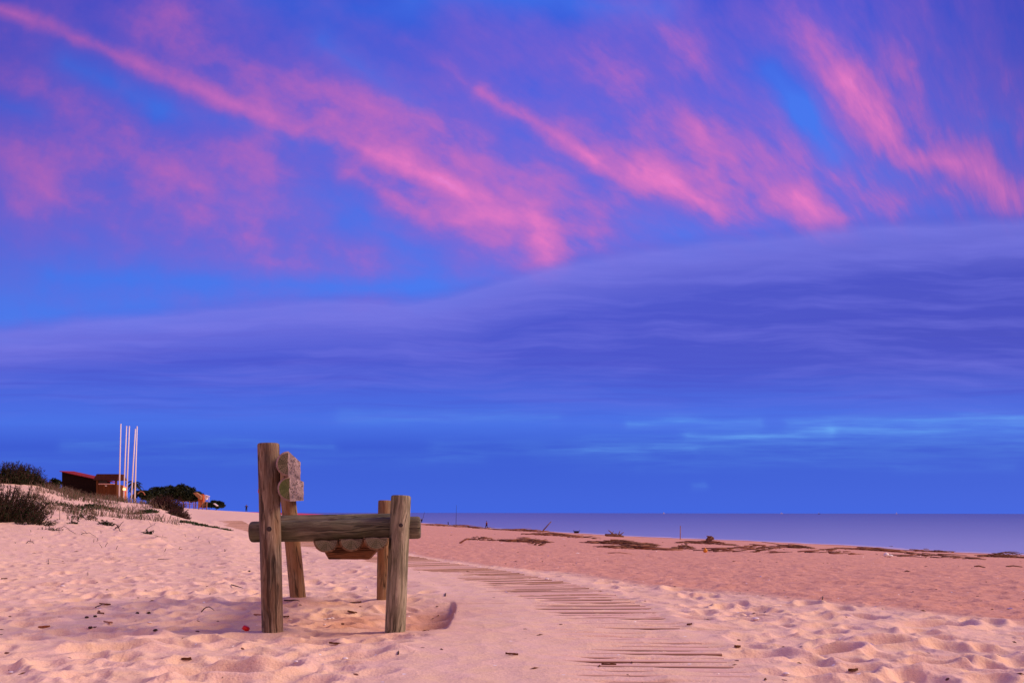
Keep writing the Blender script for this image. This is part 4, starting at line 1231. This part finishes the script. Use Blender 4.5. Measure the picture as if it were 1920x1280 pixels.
def stump():
    rnd = random.Random(9); mb = MB(); mb.blob(c + Vector((0, 0, .18)), (.42, .35, .26), 10, 7, .28)
    for i in range(9):
        a = rnd.uniform(0, PI * 2); d = Vector((math.cos(a), math.sin(a) * .6, rnd.uniform(.1, 1))).normalized() * rnd.uniform(.3, .65)
        mb.tube([c + Vector((0, 0, .2)), c + Vector((0, 0, .2)) + d * .6 + Vector((0, 0, .05)), c + Vector((0, 0, .15)) + d], [.11, .08, .03], 6)
    tag(mb.build('root_stump', DRIFT, None, loc=c), 'dark tangled root stump near the water right of the pale stake', 'driftwood')
stump()
c = shore(1322.5, 1034.5)
mb = MB(); r = 4.2 * c.y / F
mb.blob(c + Vector((0, 0, r * .8)), (r, r, r), 14, 10, .03); mb.tube([c + Vector((0, 0, r * 1.7)), c + Vector((0, 0, r * 2.1))], r * .25, 8)
tag(mb.build('yellow_buoy', mat_plain('orange_yellow_plastic', (.72, .30, .015), .45, .12, 3, spec=.4), None, loc=c), 'round yellow-orange buoy among the driftwood', 'buoy')
c = shore(1662, 1042.5)
mb = MB(); mb.blob(c + Vector((0, 0, .06)), (.09, .06, .07), 9, 6, .15); mb.blob(c + Vector((.12, 0, .03)), (.08, .05, .04), 8, 6, .15)
tag(mb.build('white_scrap', WHITE, None, loc=c), 'small white plastic scrap on the sand below the driftwood line', 'litter')

# driftwood piles: each a heap of broken reeds and sticks
def pile(px, py, wpx, n, label, seed, spread=.35, r=.016, hgt=.16, mix=.4, stand=0):
    rnd = random.Random(seed); c = shore(px, py); s = c.y / F; W = wpx * s
    mb = MB(); xs = []; 
    for i in range(n):
        u = max(-.42, min(.42, rnd.gauss(0, .24))); v = max(-.4, min(.4, rnd.gauss(0, spread * .8)))
        x = c.x + u * W; y = c.y + v * max(1.0, W * .35)
        L = W * rnd.uniform(.06, .30); a = rnd.gauss(.05, .28)
        xs.append((x, y, L, a, (1 - min(1, abs(u) * 1.8)) * (1 - min(1, abs(v)))))
    Z = height(np.array([q[0] for q in xs]), np.array([q[1] for q in xs]))
    for (x, y, L, a, w), z in zip(xs, Z):
        lift = rnd.random() * hgt * max(0, w); tl = rnd.gauss(0, .05) * L
        d = Vector((math.cos(a) * L / 2, math.sin(a) * L / 2 * 1.3, tl / 2)); p = Vector((x, y, z + lift + r))
        bend = Vector((0, rnd.uniform(-.05, .05) * L, rnd.uniform(0, .03) * L)); rr = r * rnd.uniform(.5, 1.7)
        mb.tube([p - d, p + bend, p + d], [rr, rr, rr * .5], 4, 0 if rnd.random() > mix else 1)
    for i in range(stand):
        x = c.x + rnd.gauss(0, .3) * W; y = c.y; z = c.z
        d = Vector((rnd.uniform(-.8, .8), rnd.uniform(-.3, .3), rnd.uniform(.3, .8))) * W * .12
        mb.tube([(x, y, z), Vector((x, y, z)) + d], [r * 1.3, r * .5], 4, 0)
    o = mb.build('driftwood_pile', [DRIFT, REED], None, loc=c)
    return tag(o, label, 'driftwood', 'heaps of washed-up reeds and sticks along the beach')
piles = [
    (860, 988.5, 150, 90, 'thin line of dark sticks along the shore left of the walking person', .3),
    (960, 991.5, 90, 120, 'heap of sticks at the shore right of the walking person', .4),
    (985, 996, 110, 130, 'pale reed heap just below the leaning pole', .7),
    (1035, 1004, 110, 170, 'broad brown stick heap between the leaning pole and black tub', .55),
    (902, 1012.5, 60, 70, 'small dark stick heap nearest the bench on the middle beach', .3),
    (985, 1016, 95, 190, 'dense dark stick heap on the middle beach below the leaning pole', .3),
    (1005, 1022, 50, 50, 'thin scatter of dark sticks just below the dense heap', .3),
    (1100, 1009, 70, 34, 'few pale reeds lying below the black tub', .6),
    (1165, 1020, 140, 240, 'long dark reed heap left of the yellow buoy', .35),
    (1195, 1028, 150, 190, 'lower edge line of flattened reeds left of the yellow buoy', .35),
    (1283, 1028, 44, 110, 'compact dark stick heap immediately left of the yellow buoy', .2),
    (1325, 1019, 110, 170, 'reed heap right of the pale stake and above the buoy', .45),
    (1390, 1033, 160, 70, 'thin line of reeds right of the yellow buoy', .5),
    (1488, 1026, 80, 190, 'tangled dark stick heap in the middle of the right-hand driftwood line', .3),
    (1425, 1027, 90, 70, 'thin reed scatter left of the tangled dark heap', .5),
    (1640, 1031, 130, 220, 'brown reed heap by the sandy point above the white scrap', .5),
    (1672, 1027, 40, 60, 'small dark stick heap on top of the sandy point', .2),
    (1745, 1033, 90, 60, 'line of dark sticks running right from the sandy point', .2),
    (1560, 1036, 120, 60, 'sparse reed line below the driftwood left of the white scrap', .5),
    (1760, 1044, 180, 80, 'long straight line of dark reeds at the lower right of the beach', .3),
    (1880, 1043, 90, 240, 'big dark stick heap at the right edge of the picture', .25),
    (1895, 1037, 60, 60, 'sticks poking up towards the sea at the right edge', .25),
]
for i, (px, py, w, n, lab, mx) in enumerate(piles):
    n = int(n * .5)
    pile(px, py, w, n, lab, 100 + i, r=.009 + .00015 * shore(px, py).y, hgt=.10 + .0026 * shore(px, py).y, mix=mx, stand=3 if i in (1, 4, 13, 16, 20, 21) else 0)
def drift_stick(a, b, r, label, seed=0, mat=DRIFT, z1=0.0):
    A = shore(*a); B = at(b[0], b[1], A.y)
    B.z = max(B.z, hz(B.x, B.y))
    mb = MB(); m = A.lerp(B, .5) + Vector((0, .05, .02)); mb.tube([A, m, B], [r, r * .8, r * .5], 6)
    return tag(mb.build('driftwood_stick', mat, None, loc=A), label, 'driftwood')
drift_stick((1470, 1021), (1428, 1014.5), .03, 'long thin stick rising leftward from the tangled dark heap')
drift_stick((1905, 1034), (1860, 1032.5), .035, 'long bare stick pointing left out of the heap at the right edge')
drift_stick((862, 1018), (880, 1009), .03, 'short slanting stick standing on the middle beach nearest the bench', mat=REED)
drift_stick((1695, 1082), (1712, 1081.3), .012, 'single dark stick beside a low ripple on the right-hand flat sand')
drift_stick((1828, 1060.5), (1848, 1062), .018, 'short dark stick under the long reed line at lower right')
drift_stick((1887, 1060.5), (1917, 1060.5), .018, 'dark stick near the right edge under the big heap')
drift_stick((1140, 1037), (1185, 1038), .02, 'pale straight reed lying just below the long dark reed heap', mat=REED)

# ------------------------------------------------------------------ ships on the horizon
def ship(px, Y, L, hgt, label, col):
    c = Vector(((px - CX) * Y / F, Y, SEA_Z)); root = thing('ship', c, label, 'ship')
    mb = MB(); vs = [(-L / 2, 0, 0), (L * .44, 0, 0), (L / 2, 0, hgt * .4), (-L / 2, 0, hgt * .38)]
    A = [c + Vector((x, -L * .08, z)) for x, _, z in vs]; B = [c + Vector((x, L * .08, z)) for x, _, z in vs]
    mb.add(A + B, [(0, 1, 2, 3), (7, 6, 5, 4), (0, 4, 5, 1), (1, 5, 6, 2), (2, 6, 7, 3), (3, 7, 4, 0)], 0, False); mb.build('hull', col, root)
    mb = MB(); mb.box(c + Vector((-L * .22, 0, hgt * .62)), (L * .22, L * .12, hgt * .5)); mb.build('cabin', WHITE, root)
    mb = MB(); mb.tube([c + Vector((0, 0, hgt * .3)), c + Vector((0, 0, hgt * 1.2))], hgt * .05, 6); mb.build('mast', WHITE, root)
ship(1245, 5200, 14, 9, 'tiny white boat on the horizon, leftmost', WHITE)
ship(1466, 6500, 20, 10, 'tiny white boat on the horizon, second from left', WHITE)
ship(1536, 6000, 15, 8, 'tiny dark boat on the horizon, third from left', ROD)
ship(1681, 6500, 10, 11, 'tiny white boat on the horizon, rightmost', WHITE)

# ------------------------------------------------------------------ small things on the near sand
def near(px, py):
    return ground(px, py, 2.5, 16)
CHIP = mat_boards('dark_bark', (.08, .032, .016), (.15, .065, .03), (.28, .13, .06), (8, 8, 8), 3)
def chip(px, py, L, w, a, label, mat=CHIP, cat='wood chip', name='wood_chip', th=.009, lift=.003, seed=0):
    L *= .65; w *= .65
    rnd = random.Random(seed + int(px)); p = near(px, py); mb = MB()
    n = 7; top = []; 
    for k in range(n):
        t = k / (n - 1); ww = w * math.sin(PI * (.12 + .76 * t)) * rnd.uniform(.8, 1.15); top.append((L * (t - .5), ww))
    vs = []; R = Matrix.Rotation(a, 3, 'Z') @ Matrix.Rotation(rnd.uniform(-.12, .12), 3, 'Y')
    for x, ww in top:
        for s, z in ((-1, 0), (-.5, th), (.5, th * .8), (1, 0)):
            vs.append(p + R @ Vector((x, s * ww / 2, z + rnd.uniform(-.1, .2) * th)) + Vector((0, 0, lift)))
    fs = []
    for i in range(n - 1):
        for k in range(3): fs.append((i * 4 + k, (i + 1) * 4 + k, (i + 1) * 4 + k + 1, i * 4 + k + 1))
        fs.append((i * 4 + 3, (i + 1) * 4 + 3, (i + 1) * 4, i * 4))
    fs.append((0, 1, 2, 3)); fs.append(tuple((n - 1) * 4 + k for k in (3, 2, 1, 0)))
    mb.add(vs, fs, 0, False)
    return tag(mb.build(name, mat, None, loc=p), label, cat)
chip(667, 1131, .14, .035, .05, 'dark brown bark strip under the bench seat, the farther of two')
chip(661, 1150, .11, .045, -.25, 'dark brown bark strip under the bench seat, the nearer of two')
chip(484, 1155, .09, .04, -.1, 'ochre wood chip at the left foot of the near back post', REED)
chip(537, 1160, .06, .02, 0, 'tiny dark splinter right of the near back post')
chip(83, 1178, .10, .022, .2, 'orange-brown splinter on rumpled sand at lower left', mat_plain('orange_bark', (.30, .10, .035), .8, .3))
chip(203, 1170, .11, .025, -.4, 'pale ochre splinter on the sand at lower left', REED)
chip(189, 1152, .08, .016, -.15, 'thin brown splinter left of the scattered pebbles')
chip(197, 1137, .12, .022, .25, 'dark ochre chip on the sand left of centre in the trodden area')
chip(350, 1239, .07, .016, 0, 'dark splinter on the sand in the left foreground')
chip(630, 1209, .11, .018, 0, 'thin brown strip on the sand below the bench')
chip(960, 1228, .09, .016, 0, 'small dark splinter on the sandy boardwalk, left of centre')
chip(1142, 1248, .10, .02, 0, 'dark flat splinter lying on the sand-covered boardwalk')
chip(1600, 1257, .07, .03, .2, 'small dark chip on rumpled sand at lower right')
chip(1293, 1171, .05, .02, .2, 'small dark chip right beside the boardwalk edge')
chip(1383, 1213, .05, .025, .2, 'small dark chip on the loose sand near the boardwalk edge')
chip(8, 1087, .12, .02, -.3, 'dark splinter on the sand at the left edge')
PEB = mat_plain('dark_pebble', (.05, .03, .025), .8, .3, 30)
def pebble(px, py, r, label, mat=PEB, name='pebble', cat='pebble', group=None, flat=.6):
    p = near(px, py); mb = MB(); mb.blob(p + Vector((0, 0, r * flat * .6)), (r, r * .8, r * flat), 9, 6, .15)
    return tag(mb.build(name, mat, None, loc=p), label, cat, group)
for px, py, lab in ((163, 1159.5, 'dark pebble, leftmost of the scattered pebbles on the left sand'), (179, 1158, 'dark pebble just right of the leftmost one'),
                    (170, 1181, 'dark pebble below the other scattered pebbles on the left sand'), (258, 1151, 'dark pebble, left one of a close pair on the left sand'),
                    (279, 1151.5, 'dark pebble, right one of a close pair on the left sand'), (422, 1034, 'dark pebble far up the sand left of the bench'),
                    (468, 1072, 'dark pebble left of the near back post'), (292, 1184.5, 'grey-brown pebble in a hollow below the pebble pair')):
    pebble(px, py, .013, lab)
SHELL = mat_plain('white_shell', (.85, .78, .78), .4, .08, 40, spec=.4)
for px, py, r, lab in ((610, 1162, .010, 'white shell under the bench, left of a close group of three'), (617, 1161, .014, 'white shell under the bench, middle of the close group'),
                       (623.5, 1160, .015, 'white shell under the bench, right and brightest of the group'), (609, 1172, .009, 'tiny cream shell just below the group under the bench'),
                       (118, 1101, .022, 'white shell fragment on the sand at the left'), (281, 1170, .013, 'white shell fragment below the dark pebble pair'),
                       (648, 1236, .014, 'white shell in the foreground below the bench'), (556, 1242, .012, 'pale shell at the bottom of the foreground sand'),
                       (1418, 1161, .022, 'white shell on the loose sand right of the boardwalk'), (1475, 1264, .013, 'white shell near the bottom right of the boardwalk'),
                       (1026, 1086, .022, 'white shell at the far edge of the bare planks'), (22, 1263, .012, 'white shell in the bottom left corner')):
    pebble(px, py, r, lab, SHELL, 'shell', 'shell', flat=.4)
# red bottle cap (crumpled plastic)
p = near(460, 1183); mb = MB()
n = 16; pr = [(0, .022), (.017, .022), (.020, .018), (.021, 0), (.018, 0), (.017, .016)]
vs = []; fs = []
R = Matrix.Rotation(.5, 3, 'Y')
for r, z in pr:
    for k in range(n): vs.append(p + R @ Vector((r * (1.02 if k % 2 else .96) * math.cos(2 * PI * k / n), r * math.sin(2 * PI * k / n), z)) + Vector((0, 0, .006)))
for i in range(len(pr) - 1):
    for k in range(n): fs.append((i * n + k, i * n + (k + 1) % n, (i + 1) * n + (k + 1) % n, (i + 1) * n + k))
mb.add(vs, fs); tag(mb.build('bottle_cap', M['red'], None, loc=p), 'bright red plastic bottle cap on the sand left of the near back post', 'bottle cap')
def twig(a, b, r, label, arc=.0, mat=TWIG, seed=0):
    A = near(*a); B = near(*b); mb = MB(); pts = []
    for t in np.linspace(0, 1, 6):
        p = A.lerp(B, t); p.z = max(p.z, hz(p.x, p.y)) + arc * math.sin(PI * t) + r; pts.append(p)
    mb.tube(pts, [r, r, r, r * .8, r * .6, r * .4], 5)
    return tag(mb.build('twig', mat, None, loc=A), label, 'twig')
twig((434, 1098), (456, 1104), .005, 'dark twig on the sand just left of the near back post')
twig((378, 1149), (402, 1146.5), .004, 'arched thin twig on the sand left of the red cap', .03)
twig((533, 1128.5), (562, 1128), .005, 'straight thin twig on the sand between the two back posts')
twig((91, 1059), (91, 1050), .004, 'short upright twig on the left sand')
twig((165, 1080), (165, 1074), .003, 'tiny upright twig on the left sand')
twig((747, 1228), (748, 1221), .004, 'small upright dark twig on the foreground sand below the near front post')
twig((835, 1118), (836, 1112), .005, 'short upright twig at the left corner of the boardwalk')
twig((1542, 1123), (1543, 1118), .005, 'short upright twig where loose sand meets the flat red sand')
twig((180, 1142), (192, 1136), .005, 'dark forked twig by the ochre chip')
twig((296, 1050), (318, 1049), .004, 'thin dark twig on the sand below the creeping plants')
twig((342, 1240), (360, 1239), .003, 'thin twig beside the dark foreground splinter')

# edge bits of loose wood scattered too densely to count
def litter():
    rnd = random.Random(8); mb = MB(); pts = []
    for i in range(150):
        Y = 3.3 + 14 * rnd.random() ** 1.5; px = rnd.uniform(-60, 1980); pts.append(((px - CX) * Y / F, Y))
    for i in range(160):
        Y = rnd.uniform(12, 60); px = rnd.uniform(800, 1980); pts.append(((px - CX) * Y / F, Y))
    xs = np.array(pts); Z = height(xs[:, 0], xs[:, 1])
    for (x, y), z in zip(pts, Z):
        s = rnd.uniform(.004, .011) * (1 + y / 12); a = rnd.uniform(0, PI); u = Vector((math.cos(a), math.sin(a), rnd.uniform(-.1, .2))) * s * rnd.uniform(1, 2.5); v = Vector((-math.sin(a), math.cos(a), 0)) * s * .5
        p = Vector((x, y, z + .002)); w = Vector((0, 0, s * .5))
        mb.add([p - u, p - v, p + u, p + v, p + w], [(0, 1, 4), (1, 2, 4), (2, 3, 4), (3, 0, 4)], 1 if rnd.random() < .25 else 0, False)
    tag(mb.build('beach_litter', [CHIP, SHELL]), 'tiny dark wood crumbs and shell bits strewn over the sand', 'litter', kind='stuff')
litter()

for o in bpy.data.objects:
    if '_o' in o: del o['_o']

# ------------------------------------------------------------------ world: dusk sky
def build_world():
    w = bpy.data.worlds.new('World'); scene.world = w; w.use_nodes = True
    nt = w.node_tree; nt.nodes.clear(); w.cycles.sampling_method = 'NONE'; q = N(nt)
    G = q.coord('Generated')
    sp = q.n('ShaderNodeSeparateXYZ'); q.l(G, sp.inputs[0])
    yy = q.math('MAXIMUM', sp.outputs[1], .08)
    u = q.math('DIVIDE', sp.outputs[0], yy); v = q.math('DIVIDE', sp.outputs[2], yy)
    cv = q.n('ShaderNodeCombineXYZ'); q.l(u, cv.inputs[0]); q.l(v, cv.inputs[1])
    P0 = cv.outputs[0]
    # domain warps: coarse and wispy
    def warp(P, scale, amt, det=3, stretch=(1, 1, 1)):
        n = q.noise(q.mapping(P, stretch), scale, det, .55, out=1)
        return q.vmath('ADD', P, q.vmath('SCALE', q.vmath('SUBTRACT', n, (.5, .5, .5)), amt))
    P = warp(warp(P0, 4, .022, 2), 17, .016, 4)
    def uv(px, py): return ((px - CX) / F, (HY - py) / F, 0)
    def streaks(lst, P, acc=None, add=True):
        """soft gaussian streaks, each round a segment between two directions of the sky"""
        for x0, y0, x1, y1, wd, amp in lst:
            A = Vector(uv(x0, y0)); B = Vector(uv(x1 + .01, y1)); BA = B - A
            pa = q.vmath('SUBTRACT', P, tuple(A))
            dt = q.vmath('DOT_PRODUCT', pa, tuple(BA / max(BA.length_squared, 1e-9)), out=1)
            t = q.math('MINIMUM', q.math('MAXIMUM', dt, 0.0), 1.0)
            nd = nt.nodes.new('ShaderNodeVectorMath'); nd.operation = 'SCALE'; nd.inputs[0].default_value = BA; q.l(t, nd.inputs['Scale'])
            dn = q.vmath('DISTANCE', pa, nd.outputs[0], out=1)
            dn = q.math('MULTIPLY', dn, F / wd)
            e = q.math('EXPONENT', q.math('MULTIPLY', q.math('POWER', dn, 1.35), -1))
            if add: acc = q.math('MULTIPLY_ADD', e, amp, acc if acc is not None else 0.0)
            else: acc = q.math('SMOOTH_MAX', q.math('MULTIPLY', e, amp), acc if acc is not None else 0.0, .22)
        return acc
    sharp = streaks([
        (-80, -20, 60, 38, 20, .62), (60, 38, 230, 112, 22, .50), (230, 112, 500, 226, 30, .50), (500, 226, 690, 285, 42, .36), (690, 285, 860, 352, 32, .56), (860, 352, 960, 420, 52, .42), (960, 400, 1110, 440, 66, .34), (1010, 430, 1030, 480, 56, .70),
        (650, 330, 790, 400, 32, .44), (790, 400, 950, 440, 50, .36),
        (750, 80, 900, 170, 26, .28), (900, 170, 1110, 298, 25, .58), (1110, 298, 1210, 350, 36, .36), (1190, 312, 1345, 395, 38, .56), (1310, 240, 1350, 390, 56, .34),
        (1490, 372, 1575, 415, 28, .40), (1340, 400, 1490, 385, 60, .26),
        (1590, 150, 1670, 250, 50, .50), (1670, 250, 1720, 295, 42, .42), (1715, 295, 1820, 298, 34, .54), (1810, 305, 1960, 395, 50, .52), (1680, 375, 1770, 355, 34, .30), (1935, 150, 1935, 250, 70, .34), (1690, 0, 1715, 110, 30, .24),
        (80, 355, 240, 455, 26, .26), (40, 400, 220, 480, 24, .18), (250, 470, 700, 515, 30, .22), (490, 395, 600, 420, 34, .20), (260, 310, 450, 385, 36, .22), (560, 450, 700, 495, 38, .20)], P, add=False)
    pink = streaks([
        (1200, 300, 1600, 390, 120, .28), (1180, 0, 1290, 90, 60, .20), (1500, 40, 1620, 170, 90, .16), (1100, 70, 1160, 130, 28, .14),
        (60, 340, 660, 490, 130, .20), (0, 145, 300, 235, 45, .20), (330, 90, 780, 240, 100, .24), (-60, 290, 500, 300, 80, .18), (600, 220, 1000, 340, 80, .18), (760, 360, 1100, 470, 90, .16),
        (1650, 160, 1930, 340, 150, .20), (-60, 60, 400, 20, 60, .18), (1000, 120, 1300, 240, 90, .14)], P, acc=sharp)
    hole = streaks([
        (120, 120, 300, 205, 34, .95), (300, 205, 620, 270, 26, .5), (430, -10, 760, 30, 50, .4), (600, 80, 780, 205, 28, .65), (690, 420, 760, 470, 45, .7), (-10, 195, 80, 220, 22, .6),
        (100, 520, 800, 545, 34, .95), (-60, 590, 300, 585, 34, .7), (780, -20, 1240, 15, 45, .75), (1440, 130, 1500, 210, 30, .75), (1500, 205, 1560, 290, 30, 1.25), (1620, 330, 1690, 330, 40, .5), (1180, 410, 1290, 440, 30, .6),
        (430, 380, 640, 420, 34, .35), (960, 340, 1050, 380, 30, .3), (1840, 235, 1890, 240, 30, .45), (560, 360, 640, 380, 30, .4)], P)
    # directional fine wisps
    fan = q.vmath('SUBTRACT', P, uv(2050, 880))
    fs = q.n('ShaderNodeSeparateXYZ'); q.l(fan, fs.inputs[0])
    fa = q.math('ARCTAN2', fs.outputs[1], q.math('MULTIPLY', fs.outputs[0], -1)); fr = q.vmath('LENGTH', fan, out=1)
    fv = q.n('ShaderNodeCombineXYZ'); q.l(q.math('MULTIPLY', fa, 2.6), fv.inputs[0]); q.l(q.math('MULTIPLY', fr, 1.7), fv.inputs[1])
    wis = q.noise(fv.outputs[0], 4.5, 6, .58)
    wis2 = q.noise(fv.outputs[0], 17, 5, .6)
    patch_ = q.noise(P, 11, 4, .6)
    wmod = q.math('MULTIPLY_ADD', patch_, .5, -.25)
    wmod = q.math('ADD', wmod, q.math('ADD', .22, q.math('ADD', q.math('MULTIPLY', wis, .85), q.math('MULTIPLY', wis2, .50))))
    pk = q.math('MULTIPLY', pink, wmod)
    pk = q.math('SUBTRACT', pk, q.math('MULTIPLY', hole, .22))
    pk = q.math('ADD', pk, q.math('MULTIPLY', q.math('SUBTRACT', wis, .51), .55), clamp=True)
    # upper sky base
    def S(r, g_, b_):   # sRGB 0-255 to linear
        f = lambda c: ((c / 255 + .055) / 1.055) ** 2.4 if c > 10 else c / 255 / 12.92
        return (f(r), f(g_), f(b_))
    up = q.ramp(v, [(0.20, S(80, 122, 236)), (.30, S(80, 110, 230)), (.45, S(70, 98, 226)), (.565, S(52, 80, 212))])
    hf = q.math('MULTIPLY', hole, q.math('ADD', .45, wis), clamp=True)
    up = q.mix(q.math('MULTIPLY', hf, .85), up, S(68, 120, 240))
    up = q.mix(q.ramp(pk, [(0, 0), (.15, .28), (.45, .78), (.8, 1)]), up, q.ramp(pk, [(0, S(110, 92, 208)), (.30, S(142, 96, 203)), (.55, S(196, 106, 192)), (.80, S(226, 118, 196)), (1, S(240, 134, 214))]))
    # vignette darkening put into the sky colour, strongest high up at both sides
    dl = q.math('MULTIPLY', q.ramp(u, [(0.0, 1), (1, 0)]), 1)
    uu = q.math('MULTIPLY_ADD', u, .8, .5)
    up = q.mix(q.math('MULTIPLY', q.ramp(uu, [(.0, .5), (.30, .2), (.5, .05), (.78, .05), (1, .62)]), q.ramp(v, [(.2, .2), (.5, 1)])), up, S(44, 46, 158))
    # lower cloud bank with its long curved upper edge
    fc = nt.nodes.new('ShaderNodeFloatCurve'); cm = fc.mapping; cu = cm.curves[0]
    edge = [(-500, 660), (0, 625), (200, 606), (400, 586), (600, 573), (780, 570), (880, 552), (1000, 514), (1150, 485), (1400, 455), (1600, 434), (1920, 418), (2500, 400)]
    X0, X1 = -500, 2500
    ptsc = [((x - X0) / (X1 - X0), (HY - y) / 1000) for x, y in edge]
    while len(cu.points) < len(ptsc): cu.points.new(.5, .5)
    for pnt, (a_, b_) in zip(cu.points, ptsc): pnt.location = (a_, b_); pnt.handle_type = 'AUTO'
    cm.update()
    un = q.math('MULTIPLY_ADD', u, F / (X1 - X0), (CX - X0) / (X1 - X0), clamp=True)
    q.l(un, fc.inputs['Value'])
    ev = q.math('MULTIPLY', fc.outputs[0], 1000 / F)
    en = q.noise(q.mapping(P0, (4, 12, 1)), 3, 4, .6)
    vb = q.math('ADD', v, q.math('MULTIPLY', q.math('SUBTRACT', en, .5), .014))
    depth = q.math('SUBTRACT', ev, vb)           # >0 inside the bank
    bm_ = q.ramp(q.math('MULTIPLY_ADD', depth, 24, .42, clamp=True), [(.0, 0), (.5, .8), (1, 1)], 'EASE')
    hz1 = q.noise(q.mapping(warp(P0, 4, .05), (1.3, 14, 1), rot=(0, 0, math.radians(-5))), 3.2, 5, .6)
    hz2 = q.noise(q.mapping(warp(P0, 3, .03), (.8, 22, 1), rot=(0, 0, math.radians(-3))), 4.5, 4, .6)
    vn = q.math('MULTIPLY', v, 1 / .33)
    bank = q.ramp(vn, [(0, S(58, 98, 222)), (.10, S(50, 90, 214)), (.22, S(46, 82, 208)), (.30, S(64, 106, 226)), (.37, S(66, 98, 220)), (.5, S(74, 86, 208)), (.66, S(80, 90, 212)), (1, S(88, 98, 216))])
    rt = q.ramp(q.math('MULTIPLY_ADD', u, .8, .5), [(.25, 0), (.95, .55)])
    bank = q.mix(q.math('MULTIPLY', rt, q.ramp(vn, [(.34, 0), (.6, 1)])), bank, S(56, 50, 168))
    lav = q.math('MULTIPLY', q.ramp(hz1, [(.45, 0), (.80, .62)]), q.ramp(vn, [(.26, 0), (.5, 1)]))
    bank = q.mix(lav, bank, S(118, 116, 226))
    drk = q.math('MULTIPLY', q.ramp(hz2, [(.3, .45), (.52, 0)]), q.ramp(vn, [(.26, 0), (.42, 1), (.8, .5)]))
    bank = q.mix(drk, bank, S(62, 66, 194))
    # rim of the bank
    rim = q.ramp(q.math('MULTIPLY_ADD', depth, 14, .2, clamp=True), [(.0, 0), (.22, .5), (.95, 0)])
    bank = q.mix(rim, bank, S(138, 132, 234))
    # pale cyan breaks low in the bank
    cy = streaks([(1290, 817, 1560, 810, 9, .75), (1560, 806, 2700, 780, 12, .6), (1180, 788, 1420, 786, 8, .45), (1480, 792, 2400, 770, 8, .4), (820, 838, 1300, 842, 16, .22), (120, 830, 620, 834, 10, .24), (640, 780, 1040, 786, 12, .22), (1100, 838, 2600, 830, 22, .28), (0, 860, 900, 858, 14, .12), (1200, 868, 1900, 866, 10, .12), (1302, 909, 1322, 909, 5, .45)], warp(P0, 10, .02, 3, (1, 4, 1)))
    cyn = q.noise(q.mapping(P0, (3, 40, 1)), 3, 4, .6)
    bank = q.mix(q.math('MULTIPLY', cy, q.ramp(cyn, [(.35, .2), (.65, 1)]), clamp=True), bank, S(96, 160, 240))
    sky = q.mix(bm_, up, bank)
    # behind the viewer: the afterglow side of the sky
    el = q.ramp(sp.outputs[2], [(0, (1.0, .42, .26)), (.25, (.78, .36, .34)), (.7, (.34, .22, .50)), (1, (.15, .14, .45))])
    bk = q.ramp(q.math('MULTIPLY_ADD', sp.outputs[1], -1, .5, clamp=True), [(.28, 0), (.75, 1)])
    sky = q.mix(bk, sky, el)
    below = q.ramp(q.math('MULTIPLY_ADD', sp.outputs[2], 10, .5, clamp=True), [(.2, 1), (.5, 0)])
    sky = q.mix(below, sky, (.25, .16, .30))
    bg = q.n('ShaderNodeBackground'); q.l(sky, bg.inputs[0]); bg.inputs[1].default_value = 1.0
    ns = q.n('ShaderNodeTexSky'); ns.sky_type = 'NISHITA'; ns.sun_disc = False
    ns.sun_elevation = SUN_EL; ns.sun_rotation = SUN_AZ
    bg2 = q.n('ShaderNodeBackground'); q.l(q.mix(.9, ns.outputs[0], (0, 0, 0)), bg2.inputs[0]); bg2.inputs[1].default_value = .05
    ad = q.n('ShaderNodeAddShader'); q.l(bg.outputs[0], ad.inputs[0]); q.l(bg2.outputs[0], ad.inputs[1])
    out = q.n('ShaderNodeOutputWorld'); q.l(ad.outputs[0], out.inputs[0])

sun_dir = Vector((1.0, .12, .72)).normalized()      # towards the sun: right of the view, low
SUN_EL = math.asin(sun_dir.z); SUN_AZ = math.atan2(sun_dir.x, sun_dir.y)
build_world()
sd = bpy.data.lights.new('sun', 'SUN'); sd.energy = 3.4; sd.angle = math.radians(26); sd.color = (1.0, .70, .52)
so = bpy.data.objects.new('sun', sd); link(so)
so.rotation_euler = (-sun_dir).to_track_quat('-Z', 'Y').to_euler(); so.location = (0, 0, 30)

# ------------------------------------------------------------------ camera
cd = bpy.data.cameras.new('camera'); cd.sensor_width = 36; cd.lens = F / 1920 * 36
cd.shift_y = (HY - 640) / 1920; cd.clip_end = 200000; cd.clip_start = .05
co = bpy.data.objects.new('camera', cd); link(co)
co.location = (0, 0, CH); co.rotation_euler = (math.radians(90), math.radians(-.10), 0)
scene.camera = co
vs_ = scene.view_settings
vs_.view_transform = 'Standard'; vs_.look = 'None'; vs_.exposure = 0; vs_.gamma = 1
scene.render.resolution_x = 1024; scene.render.resolution_y = 682
